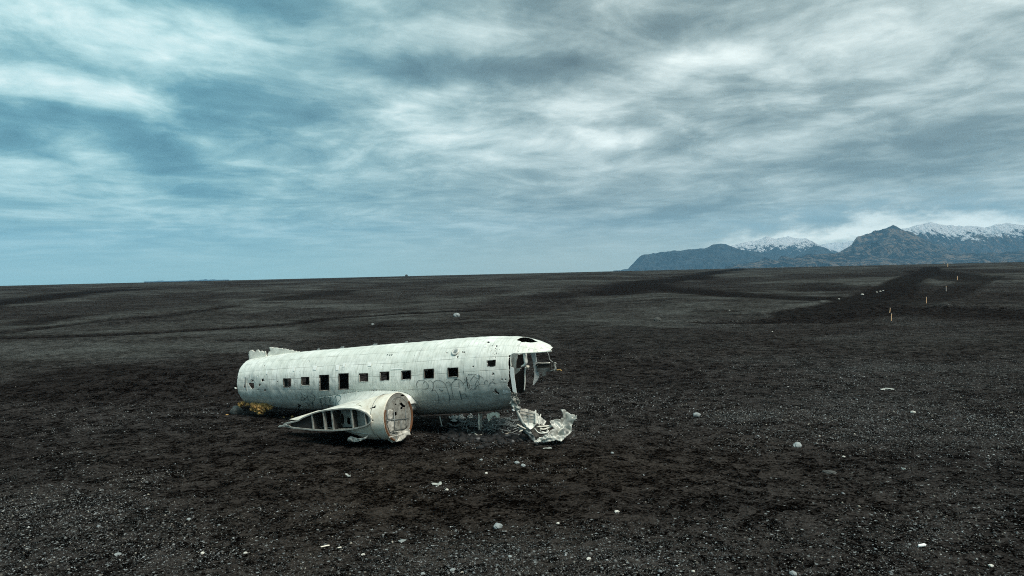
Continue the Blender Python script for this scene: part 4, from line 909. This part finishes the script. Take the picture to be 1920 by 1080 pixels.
fplate([(1440, 440), (1530, 432), (1536, 560), (1480, 575), (1455, 520)], NX + .045, 'service_plate', M_CRATE, .02, 5)
fplate([(1540, 430), (1690, 415), (1705, 470), (1680, 530), (1545, 560)], NX + .045, 'service_plate', M_FIRE, .02, 6)
low_ = wplane(z3([(1462, 610), (1500, 585), (1560, 572), (1640, 560), (1712, 540), (1722, 610), (1690, 622), (1680, 640), (1620, 668), (1560, 690), (1496, 702), (1470, 668)]), l2w(np.array([NX + .12, NYc, NZc - .9])), AD * .9 + AS * .35 + AU * .15)
sheet(low_, 'crushed_lower_cowl', M_CRATE, nac, .085, .26, 23, .012, .022)
strut(z3([(1470, 640), (1560, 620), (1640, 600)]), 0, NX + .24, .02, 'bent_stringer', M_CRATE, nac); strut(z3([(1550, 590), (1560, 650), (1550, 690)]), 0, NX + .25, .012, 'bent_stringer', M_ALLOYD, nac)
# wing root fillet between hull and wing
ed = along(catmull([(600, 747), (622, 742), (645, 738.5), (670, 735), (700, 732.6), (730, 732.6), (752, 735), (768, 741), (779, 752), (788, 765), (791, 774)], 20), 2.0)
xa = np.array([hull_hit(*p) for p in ed]); Pa = hull(xa[:, 0], xa[:, 1], .004); V = []; nt = 24
for i, p in enumerate(Pa):
    t_ = i / (len(Pa) - 1); x = p[0]; xc = min(max(x - .15, 2.4), 6.1); lo, hi = zr(xc); w, zc, bu, bl = sec(x)
    hi = hi + .03
    if x > 5.9: hi = hi - (hi + 1.05) * sstep(x, 5.9, 7.3)
    yb = 1.95 - .75 * sstep(x, 5.9, 7.3) - .5 * (1 - sstep(x, 1.5, 3.0))
    q_ = sstep(x, 1.7, 3.9)
    B_ = np.array([x - .1 - .35 * sstep(x, 6.0, 7.3), yb, hi]); Cc = np.array([x, p[1] + .04, hi + .10]); hl = hull(np.array(x), np.array(-.8), .01); B_ = hl * (1 - q_) + B_ * q_; hm_ = hull(np.array(x), np.array(-.35), .02); Cc = hm_ * (1 - q_) + Cc * q_
    for s_ in np.linspace(0, 1, nt): V.append((1 - s_) ** 2 * p + 2 * s_ * (1 - s_) * Cc + s_ ** 2 * B_)
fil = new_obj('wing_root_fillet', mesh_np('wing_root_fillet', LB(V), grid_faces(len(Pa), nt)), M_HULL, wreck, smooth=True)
uvl = fil.data.uv_layers.new(name='UVMap'); li = np.empty(len(fil.data.loops), np.int32); fil.data.loops.foreach_get('vertex_index', li); V_ = np.array(V); uu = np.stack([V_[:, 0] + 3.1, 1.75 - .35 * (np.arange(len(V_)) % nt) / nt], -1); uvl.data.foreach_set('uv', uu[li].astype(np.float32).ravel()); s2 = fil.modifiers.new('thickness', 'SOLIDIFY'); s2.thickness = .012; s2.offset = 0
# graffiti strokes follow whatever skin they were drawn on
from mathutils.bvhtree import BVHTree
def bvh(o):
    me = o.data; v = [Vector(p.co) for p in me.vertices]; return BVHTree.FromPolygons(v, [tuple(p.vertices) for p in me.polygons])
TREES = [bvh(fus), bvh(fil), bvh(wing), bvh(nac)]
Mwi = Mw.inverted(); OC = Mwi @ Vector(CAMP)
def skin_hit(px, py):
    dr = (Mwi.to_3x3() @ Vector(px_ray(px, py))).normalized(); best = None
    for t in TREES:
        h = t.ray_cast(OC, dr)
        if h[0] is not None and (best is None or h[3] < best[3]): best = h
    if best is None or best[3] > 40: return None
    nm = best[1] if best[1].dot(dr) < 0 else -best[1]
    return np.array(best[0]), np.array(nm)
for mat, w_, Ls in INK:
    for L_ in Ls:
        hits = [skin_hit(*p) for p in catmull(L_, 7)]; hits = [h for h in hits if h]
        if len(hits) < 3: continue
        P_ = np.array([h[0] for h in hits]); Nn = np.array([h[1] for h in hits]); dd = np.linalg.norm(P_ - np.median(P_, 0), axis=1); ok = dd < 1.2; P_, Nn = P_[ok], Nn[ok]
        Nn = (Nn + np.roll(Nn, 1, 0) + np.roll(Nn, -1, 0)); Nn /= np.linalg.norm(Nn, axis=1)[:, None]; P_ = P_ + Nn * .012
        t = np.gradient(P_, axis=0); sd_ = np.cross(t, Nn); sd_ /= np.linalg.norm(sd_, axis=1)[:, None] + 1e-9; k = len(P_)
        mb = MB(); mb.add(np.concatenate([P_ - sd_ * w_ / 2, P_ + sd_ * w_ / 2]), [(i, i + 1, k + i + 1, k + i) for i in range(k - 1)]); child(mb, 'graffiti_stroke', mat, fus)
# ---- things hanging under the belly
strut(z4([(86, 762), (90, 800), (88, 850), (92, 900)]), 1, .3, [.03, .035, .03, .03], 'undercarriage_leg', M_CREAM); strut(z4([(108, 765), (104, 830), (110, 890)]), 1, .15, .05, 'undercarriage_leg', M_CRATE)
strut([(824.5, 781), (826.5, 790), (829, 800)], 1, .6, .03, 'belly_strut', M_ALLOY)
sheet(wp(z4([(160, 772), (200, 752), (250, 750), (282, 762), (284, 800), (262, 806), (236, 784), (210, 800), (180, 838), (160, 800)]), 1, .5), 'torn_belly_skin', M_CREAM, wreck, .06, .2, 31, .012, .022)
sheet(wp(z4([(385, 582), (420, 556), (436, 584), (440, 612), (462, 640), (462, 672), (430, 690), (400, 676), (384, 660), (400, 640), (398, 610)]), 1, .9), 'torn_sill', M_FIRE, wreck, .10, .12, 33, .012, .02)
sheet(wp([(955, 757), (963, 745), (966, 752), (970, 760), (976, 772), (968, 770), (962, 765)], 1, .9), 'torn_sill', M_ALLOY, wreck, .06, .1, 34, .012, .02)
strut(z4([(385, 680), (425, 715), (450, 762), (470, 800), (505, 865), (545, 910)]), 1, .75, [.03, .05, .055, .06, .055, .04], 'longeron', M_ALLOY)
strut(z4([(395, 725), (415, 738)]), 1, .9, .03, 'belly_strut', M_INKW)
strut(z4([(350, 730), (360, 760)]), 1, .6, .015, 'belly_strut', M_ALLOY)

# ================================================================== torn nose section on the ground
gn = grd(1025, 826)
nose = bpy.data.objects.new('torn_nose_section', None); COL.objects.link(nose); nose.location = gn; nose_ref[0] = nose
tag(nose, 'crumpled grey nose skin with bent ribs lying below the open cockpit', 'wreckage')
bpy.context.view_layer.update()
NYp = 24.6
def np_(px, y, tilt=0.0): return wplane(px, (1.3, y, .5), (tilt, -1, .0))
S_ = lambda *a, **k: sheet(*a, **k)
S_(wplane(z4([(470, 712), (540, 726), (612, 745), (616, 800), (614, 852), (560, 852), (505, 838), (480, 800), (464, 765)]), (-.2, 24.9, .9), (-.35, -.8, .5)), 'inner_panel', M_CRATE, nose, .03, .4, 41, .012, .022)
for a_, b_ in (((470, 740), (612, 770)), ((472, 768), (612, 796)), ((610, 732), (614, 856)), ((657, 768), (640, 862)), ((545, 728), (560, 850))):
    P_ = wplane(z4([a_, b_]), (-.2, 24.78, .9), (-.35, -.8, .5)); mb = MB(); mb.tube(P_ - gn, .016 if a_[0] < 600 else .022, 5); mb.build('rib', M_ALLOYD if a_[0] < 600 else M_WHITE, nose)
S_(wplane(z4([(618, 756), (660, 790), (712, 832), (690, 868), (640, 864), (616, 850)]), (0, 24.9, .8), (.3, -.7, .6)), 'inner_panel', M_ALLOY, nose, .05, .3, 42, .012, .022)
S_(wplane(z4([(500, 842), (560, 846), (616, 856), (600, 880), (562, 908), (528, 886)]), (-.1, 24.6, .7), (-.1, -.6, .8)), 'floor_box', M_WHITE, nose, .03, .3, 43, .02, .022)
S_(wplane(z4([(745, 818), (790, 804), (838, 812), (866, 790), (850, 765), (838, 742), (862, 735), (892, 748), (928, 770), (975, 780), (988, 800), (984, 818), (955, 845), (944, 870), (940, 928), (905, 965), (880, 985), (800, 985), (680, 1008), (600, 1035), (594, 1022), (655, 985), (715, 955), (770, 905), (782, 888), (762, 862), (748, 840)]), (1.9, 24.0, .45), (.05, -.75, .65)), 'nose_skin', M_ALLOY, nose, .17, .30, 44, .012, .022, bulge=lambda u, v: .12 * (u * u + v * v) - .1)
S_(wplane(z4([(640, 985), (760, 975), (878, 968), (884, 985), (845, 1018), (800, 1008), (740, 1020), (660, 1024), (600, 1040)]), (1.7, 23.75, .15), (0, -.9, .3)), 'nose_skin', M_WHITE, nose, .08, .3, 45, .012, .022)
S_(wplane(z4([(450, 855), (480, 870), (520, 900), (556, 918), (590, 960), (604, 1022), (570, 1010), (552, 968), (500, 925), (470, 928), (462, 900)]), (0, 24.5, .4), (-.3, -.9, .1)), 'lower_skin', M_ALLOYD, nose, .09, .2, 46, .012, .022)
S_(wplane(z4([(560, 905), (620, 870), (760, 870), (780, 895), (720, 950), (650, 985), (600, 990), (580, 950)]), (.6, 24.9, .4), (0, -.8, .5)), 'cavity_shade_sheet', M_INSIDE, nose, .10, .2, 47, .012, .03)  # this dark sheet and the black ones below stand in for shade
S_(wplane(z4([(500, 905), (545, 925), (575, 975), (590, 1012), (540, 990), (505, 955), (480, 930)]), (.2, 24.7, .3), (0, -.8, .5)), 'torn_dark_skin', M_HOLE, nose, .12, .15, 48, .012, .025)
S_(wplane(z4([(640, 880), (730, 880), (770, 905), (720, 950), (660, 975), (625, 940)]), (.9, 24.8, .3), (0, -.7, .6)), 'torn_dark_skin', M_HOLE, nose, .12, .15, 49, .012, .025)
S_(wplane(z4([(430, 690), (468, 700), (472, 780), (500, 850), (470, 846), (446, 790)]), (-.5, 25.1, 1.0), (-.3, -.9, .1)), 'torn_dark_skin', M_ALLOYD, nose, .10, .15, 50, .012, .02)
random.seed(12)
for pts_, r_, m_ in (([(620, 884), (700, 880), (760, 872)], .030, M_CREAM), ([(650, 905), (700, 905), (790, 868)], .026, M_CREAM), ([(640, 860), (660, 900), (650, 930)], .02, M_ALLOY), ([(690, 870), (720, 900), (700, 940), (660, 930)], .018, M_ALLOY), ([(600, 900), (640, 940), (700, 945)], .022, M_WHITE), ([(670, 935), (712, 940), (730, 920)], .035, M_WHITE), ([(440, 860), (470, 880), (520, 905)], .018, M_CREAM), ([(460, 930), (490, 915)], .025, M_CREAM)):
    P_ = wplane(z4(pts_), (.8, 24.35, .5), (0, -.9, .3)); mb = MB(); mb.tube(catmull(P_, 5) - gn, r_, 6); mb.build('bent_pipe', m_, nose, smooth=True)

# ================================================================== loose things on the sand
def blob(rad, seed, rough=.25, flat=.7, sub=3, fz=0.0, facet=.25):
    bm = bmesh.new(); bmesh.ops.create_icosphere(bm, subdivisions=sub, radius=1); V = np.array([v.co[:] for v in bm.verts])
    a, b_ = seed * 3.7, seed * 1.3
    d = 1 + rough * 2 * (fbm(V[:, 0] * 1.1 + a + V[:, 2] * .7, V[:, 1] * 1.1 + b_, seed, 3)) + facet * (np.abs(2 * vnoise(V[:, 0] * 1.6 + V[:, 2] + b_, V[:, 1] * 1.6 - V[:, 2] * .8 + a, seed + 4) - 1) - .5)
    if fz: d += fz * (vnoise(V[:, 0] * 7 + a, V[:, 1] * 7 + V[:, 2] * 5, seed + 8) - .5)
    V = V * d[:, None] * rad * np.array([1, .82, flat]); me = bpy.data.meshes.new('blob')
    for v, p in zip(bm.verts, V): v.co = p
    bm.to_mesh(me); bm.free(); return me
def stone(px, py, wpx, label, mat=None, name='stone', cat='stone', flat=.62, seed=None, group=None, sink=.28, smooth=False, rough=.22, sub=3):
    p = grd(px, py); rad = wpx / 2 * np.linalg.norm(p - CAMP) / F; seed = seed or int(px * 7 + py) % 997
    o = new_obj(name, blob(rad, seed, rough, flat, sub), mat or M_STONE, smooth=smooth); o.location = p + np.array([0, 0, rad * flat * (1 - sink) - rad * .2]); o.rotation_euler = (0, 0, seed * .7)
    return tag(o, label, cat, group)
stone(934, 989, 17, 'pale grey rounded stone in the foreground sand below the wreck')
stone(1307, 780, 14, 'round pale grey stone right of the torn nose')
stone(1496, 837, 17, 'angular blue-grey stone on dark sand far right of the wreck')
stone(1233, 602, 14, 'dark rough boulder behind and right of the cockpit', M_STONED, 'boulder', 'boulder', .7)
stone(857, 594, 13, 'grey boulder on the plain behind the fuselage roof', M_STONE, 'boulder', 'boulder', .8)
stone(444, 775, 23, 'dark boulder wedged under the tail beside yellow foam', M_STONEG, 'boulder', 'boulder', .8)
stone(912, 888, 6, 'small round white stone in front of the belly', M_STONEW)
stone(969, 868, 10, 'left of two small grey stones in front of the torn nose', flat=.45)
stone(981, 874, 9, 'right of two small grey stones in front of the torn nose')
stone(902, 863, 6, 'small dull stone between the nacelle and the torn nose')
stone(838, 919, 6, 'white pebble beside the flat pale scrap', M_STONEW)
stone(1157, 960, 9, 'wedge of white stone right of the foreground stone', M_STONEW, flat=.5)
stone(1046, 982, 6, 'small white stone just right of the foreground stone', M_STONEW)
stone(1148, 850, 6, 'small pale stone right of the torn nose in open sand')
stone(762, 518, 5, 'dark boulder standing on the horizon behind the fuselage', M_STONED, 'boulder', 'boulder', 1.0)
stone(699, 609, 6, 'pale stone on the slope behind the fuselage')
stone(1712, 774, 8, 'white stone in the pebbly patch at right', M_STONEW)
stone(1695, 880, 6, 'white stone right of the shallow hollow', M_STONEW, flat=.4)
stone(1582, 857, 5, 'tiny white stone right of the blue-grey stone', M_STONEW)
stone(1487, 1077, 13, 'pale stone at the bottom edge right of centre')
stone(848, 1070, 9, 'grey stone at the bottom edge below the fuselage')
stone(793, 1077, 8, 'dull stone at the bottom edge left of centre')
stone(956, 1044, 8, 'pale oval stone below the foreground stone', flat=.5)
stone(1104, 1048, 10, 'flat pale stone low right of the foreground stone', M_STONEW, flat=.45)
stone(681, 1040, 7, 'white flat stone in the lower left gravel', M_STONEW, flat=.45)
stone(221, 1040, 10, 'long pale stone low in the left gravel', flat=.45); stone(460, 1038, 7, 'white stone low left between dark ripples', M_STONEW)
stone(1300, 1072, 6, 'small white stone low right near the bottom', M_STONEW); stone(1858, 1062, 8, 'white stone in the bottom right corner gravel', M_STONEW)
stone(354, 974, 8, 'pale oval stone left of the wing tip in gravel', flat=.45); stone(380, 1038, 7, 'yellowish white stone low left', M_STONEW)
for x_, y_, w_, lab in ((1573, 561, 4, 'westernmost white stone of the row edging the track'), (1617, 552.5, 6, 'largest white stone of the row edging the track'), (1644, 548, 3.5, 'left of three small stones further up the row edging the track'), (1650.5, 546.5, 4, 'middle of three small stones further up the row edging the track'), (1656, 545, 3.5, 'right of three small stones further up the row edging the track'), (1368, 582, 3, 'pale stone left of the track on the dark band'), (1448, 622, 3, 'pale stone on the plain below the track')):
    stone(x_, y_, w_, lab, M_STONEW, flat=.45, group='white stones near the track')
stone(1556, 886, 24, 'low brownish stone half buried in the shallow hollow', M_STONED, flat=.28)
# foam
for (cx, cy, w_, lab) in ((0, 0, 0, ''),):
    fo = bpy.data.objects.new('insulation_foam', None); p0 = grd(480, 778); fo.location = p0; COL.objects.link(fo); tag(fo, 'clump of yellow insulation foam bulging from under the tail', 'insulation'); bpy.context.view_layer.update()
    for j, (x, y, r_) in enumerate(z_ := [(*z6([q[:2]])[0], q[2]) for q in ((268, 920, 8), (310, 905, 8), (350, 930, 9.5), (400, 925, 8.5), (440, 920, 7), (465, 930, 5), (355, 975, 6), (300, 955, 6), (260, 945, 5), (330, 950, 5), (385, 955, 5), (285, 890, 6), (420, 900, 6), (375, 905, 7), (340, 990, 4), (190, 900, 3), (205, 890, 4.2), (150, 878, 5), (128, 898, 5), (110, 882, 3))]):
        P_ = onp(x, y, 1, .75); Pw_ = l2w(P_); rad = r_ / 2 * np.linalg.norm(Pw_ - CAMP) / F
        o = new_obj('foam_lump', blob(rad * 1.35, j + 60, .9, .75, 4, 1.0, .5), M_FOAM, fo, smooth=False); o.location = Pw_ - p0
stone(548, 782, 6, 'small yellow foam scrap by the wing trailing edge', M_FOAM, 'foam_scrap', 'insulation'); stone(532, 783, 4, 'tiny yellow foam crumb left of the larger scrap', M_FOAM, 'foam_scrap', 'insulation')
stone(426, 778, 5, 'yellow foam crumb left of the dark boulder', M_FOAM, 'foam_scrap', 'insulation', flat=.4)
# scraps lying flat
def scrap(poly, label, mat, h=.10, seed=1, cr=.04, name='metal_scrap', cat='scrap'):
    g = [grd(*p) for p in poly]; c = np.mean(g, 0); o = bpy.data.objects.new(name, None)
    P_ = np.array([[p[0], p[1], p[2] + h] for p in g]); e = Matrix.Translation(c)
    class Pm: matrix_world = e
    V = sheet.__wrapped__ if False else None
    ob = sheet(P_, name, mat, None, cr, .15, seed, .012, .02, rag=.4, nrm_hint=np.array([0, 0, 1.]))
    n_ = len(ob.data.vertices); co = np.empty(n_ * 3); ob.data.vertices.foreach_get('co', co); co = co.reshape(-1, 3) - c; ob.data.vertices.foreach_set('co', co.ravel()); ob.location = c
    return tag(ob, label, cat)
scrap([(1650, 731), (1662, 728.5), (1676, 730.5), (1676, 732.5), (1664, 731), (1654, 732.5)], 'white crumpled scrap on the plain far right of the wreck', M_ALLOY, .04, 3, .03)
scrap([(808, 909), (818, 908), (827, 905), (828, 909), (822, 913), (815, 911)], 'flat pale grey scrap in front of the nacelle', M_ALLOY, .04, 5)
scrap([(648, 891), (652, 890), (658, 893), (657, 895), (651, 893)], 'small bluish scrap left of the flat pale scrap', M_ALLOY, .03, 6)
scrap([(1018, 842), (1034, 841), (1034, 843), (1018, 843)], 'thin grey sliver of metal in front of the torn nose', M_ALLOY, .03, 7, .01)
scrap([(746, 1017), (758, 1013), (762, 1014), (752, 1020)], 'small grey flake in the lower gravel', M_ALLOYD, .02, 8, .02)
def stick(a, b_, r, label, mat, name='stick', cat='stick'):
    A_, B_ = grd(*a), grd(*b_); mb = MB(); A_ = A_ + [0, 0, r]; B_ = B_ + [0, 0, r * 1.3]; P_ = np.linspace(A_, B_, 6) + np.random.RandomState(3).normal(0, r * .25, (6, 3)); c = P_.mean(0); mb.tube(P_ - c, r, 7); o = mb.build(name, mat, smooth=True); o.location = c; return tag(o, label, cat)
stick((1721, 1026), (1736, 1025.5), .032, 'short white stick lying in the lower right gravel', M_INKW)
stick((601, 1027), (618, 1024), .016, 'thin cream stick in the lower left gravel', M_CREAM); stick((633, 1028.5), (640, 1028), .016, 'short cream stick right of the thin stick', M_CREAM)
stick((1690, 879), (1698, 881), .02, 'little pale splinter below the white scrap at right', M_ALLOY)
# marker posts beside the track
def post(px, py, hpx, label, mat, lean=0):
    p = grd(px, py); D_ = np.linalg.norm(p - CAMP); h = hpx * D_ / F; w_ = max(.045, 1.1 * D_ / F / 2); t = bpy.data.objects.new('marker_post', None); COL.objects.link(t); t.location = p; t.rotation_euler = (0, R(lean), .3)
    mb = MB(); mb.box((0, 0, h / 2 - .1), (w_ * 1.6, w_ * 1.1, h + .2)); mb.build('stake', mat, t, bevel=w_ * .2); mb = MB(); mb.box((0, 0, h + .01), (w_ * 1.8, w_ * 1.3, h * .10)); mb.build('cap', M_POSTG if mat is M_POST else M_POST, t, bevel=w_ * .2)
    return tag(t, label, 'marker post', 'marker posts beside the track')
post(1671, 601.5, 11.5, 'nearest orange marker post leaning on the pale rim of the track', M_POST, 5); post(1668, 588, 9, 'orange marker post just behind the nearest one', M_POST, 9); post(1737, 567, 8.5, 'lone orange marker post right of the front pair', M_POST, 2)
post(1774, 545, 6.5, 'grey marker post beyond the lone orange one', M_POSTG); post(1795, 524.5, 5.5, 'small reddish marker post at the far right bend', M_POST); post(1777, 500, 5, 'tiny marker post near the crest above the bend', M_POST); post(1770, 493.5, 3.5, 'farthest tiny marker post on the crest', M_POST)
# cables under the nose
def cable(pts, r, label, mat, z=.05):
    P_ = catmull([grd(*p) + np.array([0, 0, r]) for p in pts], 8); c = P_.mean(0); mb = MB(); mb.tube(P_ - c, r, 6); o = mb.build('cable', mat, smooth=True); o.location = c; return tag(o, label, 'cable')
cable(z4([(95, 902), (92, 925), (118, 945), (122, 962), (90, 978), (60, 966), (48, 935)]), .036, 'bent cream cable hooked below the belly leg', M_CREAM)
cable(z4([(250, 868), (300, 866), (350, 882), (390, 905), (402, 925), (385, 945), (340, 962), (315, 958)]), .036, 'pale cable curving over the shade-tinted sand under the nose', M_CABLE)
cable(z4([(120, 888), (160, 880), (205, 884), (240, 898), (262, 890)]), .024, 'thin dull cable between the belly leg and the curved one', M_CABLE)
cable(z4([(330, 832), (325, 845), (345, 868), (380, 872), (430, 862)]), .014, 'thin cable looping behind the curved pale one', M_CABLE)
scrap(z2([(455, 786), (500, 792), (560, 780), (602, 796), (560, 812), (520, 806), (480, 812)]), 'pale bent plate lying in the shade under the forward belly', M_ALLOYD, .10, 11, .10)
scrap(z2([(612, 782), (640, 776), (664, 790), (660, 812), (632, 808)]), 'small pale plate right of the bent plate under the belly', M_ALLOYD, .10, 12, .10)
scrap(z2([(480, 808), (530, 815), (520, 830), (470, 822)]), 'grey torn flake in front of the bent plate under the belly', M_ALLOYD, .06, 14, .06)
rt = np.random.RandomState(21)
for (tx, ty), lab in (((905, 812), 'low snarl of black wires in front of the belly leg'), ((940, 798), 'black tangle of wires in the shade behind the curved pale cable'), ((925, 806), 'dark tangle of wires on shade-tinted sand beneath the open cockpit'), ((958, 812), 'tangle of dark wires beside the torn nose section'), ((880, 800), 'snarl of thin dark rods behind the bent cream cable')):
    p0 = grd(tx, ty); mb = MB()
    for j in range(9):
        a0 = rt.uniform(0, 6.3); q = [np.array([math.cos(a0) * .55, math.sin(a0) * .35, .02])]
        for _k in range(4): q.append(q[-1] * .6 + np.array([rt.uniform(-.5, .5), rt.uniform(-.35, .35), abs(rt.normal(.10, .12))]))
        mb.tube(catmull(q, 5), rt.uniform(.010, .022), 5)
    o = mb.build('wire_tangle', M_HOLE if j % 2 else M_ALLOYD, smooth=True); o.location = p0; tag(o, lab, 'wires')
# rubble of small scraps and clods under the belly: too many to count
rng = np.random.RandomState(5)
ico = bmesh.new(); bmesh.ops.create_icosphere(ico, subdivisions=1, radius=1); IV = np.array([v.co[:] for v in ico.verts]); IF = np.array([[v.index for v in f.verts] for f in ico.faces]); ico.free()
OV = np.array([(1, 0, 0), (-1, 0, 0), (0, 1, 0), (0, -1, 0), (0, 0, 1), (0, 0, -1)], float); OF = np.array([(0, 2, 4), (2, 1, 4), (1, 3, 4), (3, 0, 4), (2, 0, 5), (1, 2, 5), (3, 1, 5), (0, 3, 5)])
def scatter(name, pos, rad, tone, base=(IV, IF), flat=(.35, .8), label=None, seed=1):
    rs = np.random.RandomState(seed); n = len(pos); Vb, Fb = base; k = len(Vb)
    jit = 1 + rs.uniform(-.3, .3, (n, k, 1)); sc = np.stack([rs.uniform(.8, 1.3, n), rs.uniform(.55, 1, n), rs.uniform(*flat, n)], -1)
    V = Vb[None] * jit * sc[:, None] * rad[:, None, None]; a = rs.uniform(0, 2 * math.pi, n); ca, sa = np.cos(a)[:, None], np.sin(a)[:, None]
    tl = rs.uniform(-.35, .35, n)[:, None]; x = V[..., 0] * ca - V[..., 1] * sa; y = V[..., 0] * sa + V[..., 1] * ca; z = V[..., 2] + x * tl
    V = np.stack([x, y, z], -1) + pos[:, None]; Fc = (Fb[None] + (np.arange(n) * k)[:, None, None]).reshape(-1, 3)
    me = mesh_np(name, V.reshape(-1, 3), Fc); ca_ = me.color_attributes.new('tone', 'FLOAT_COLOR', 'POINT'); c = np.repeat(tone, k, 0); ca_.data.foreach_set('color', np.concatenate([c, np.ones((len(c), 1))], 1).astype(np.float32).ravel()); return me
mp, npb, bp_ = mat_new('pebble'); vc = npb.n('ShaderNodeVertexColor', layer_name='tone').outputs[0]; pn = npb.noise(npb.n('ShaderNodeNewGeometry').outputs['Position'], 60, 3, .6)
setb(npb, bp_, 'Base Color', npb.mix(npb.mr(pn, .35, .65, 0, .45), vc, npb.mix(1.0, vc, (.35, .35, .35, 1), 'MULTIPLY'))); bp_.inputs['Roughness'].default_value = .85
def density(x, y):
    d = np.clip(.24 + 2.2 * fbm(x / 6, y / 4, 41, 4) + 1.6 * fbm(x / 1.6, y / 1.0, 44, 4) + .25 * (1 - sstep(np.hypot(x, y), 13, 18)), 0.02, 1.2)
    for px, py, sx, sy, am in ((1800, 800, 7, 4, .9), (120, 1010, 4, 3, .6), (1390, 778, 1.4, .8, 1.6), (900, 1060, 12, 2.2, .5), (1760, 690, 12, 8, .5), (450, 830, 5, 4, -.6), (800, 870, 7, 4, -.55), (1150, 880, 5, 3.5, -.4), (300, 735, 9, 3, -.5), (1250, 690, 8, 6, -.3)):
        p = gpt(px, py); d = d + am * np.exp(-(((x - p[0]) / sx) ** 2 + ((y - p[1]) / sy) ** 2))
    return np.clip(d, .015, 1.6)
def gravel():
    n = 620000; r = np.sqrt(rng.uniform(9.5 ** 2, 52 ** 2, n)); a = rng.uniform(R(-42), R(42), n)
    # thin out with distance: far pebbles are below a pixel
    x, y = r * np.sin(a), r * np.cos(a); k = rng.uniform(0, 1, n) < density(x, y) * .75 * (1 - .9 * sstep(r, 20, 50))
    x, y, r = x[k], y[k], r[k]; n = len(x); rad = .0075 + .0075 * rng.exponential(1, n); rad = np.minimum(rad, .055)
    k = (rad > .0075 + .00032 * (r - 12)); x, y, rad = x[k], y[k], rad[k]; n = len(x)
    z = zfull(x, y); t = rng.beta(1.3, 3.2, n); warm = rng.uniform(0, 1, n)[:, None]
    g = (.02 + .55 * rng.beta(.9, 4.2, n))[:, None]; tone = g * np.where(warm < .2, np.array([1.06, 1.0, .84]), np.where(warm > .6, np.array([.90, 1.0, 1.03]), np.array([.97, 1.0, .97])))
    return scatter('gravel', np.stack([x, y, z + rad * .12], -1), rad, tone, (OV, OF), seed=2)
tag(new_obj('gravel', gravel(), mp), 'loose pale and dark pebbles strewn over black sand', None, None, 'stuff')
n = 900; cx = rng.uniform(0, 1, n); pa = np.array([grd(845 + 170 * c, 815 + rng.normal(0, 8)) for c in cx[:300]])
pa = np.repeat(pa, 3, 0) + rng.normal(0, .18, (900, 3)) * [1, 1, 0]; pa[:, 2] = zfull(pa[:, 0], pa[:, 1]) + .02; rad = .03 + .05 * rng.exponential(1, 900); rad = np.minimum(rad, .17)
tone = (.005 + .018 * rng.beta(1, 4, 900))[:, None] * np.ones(3) ; tone[::31] = .14
tag(new_obj('rubble', scatter('rubble', pa, rad, tone, seed=7), mp), 'dark clods and shards lying under the nose', None, None, 'stuff')
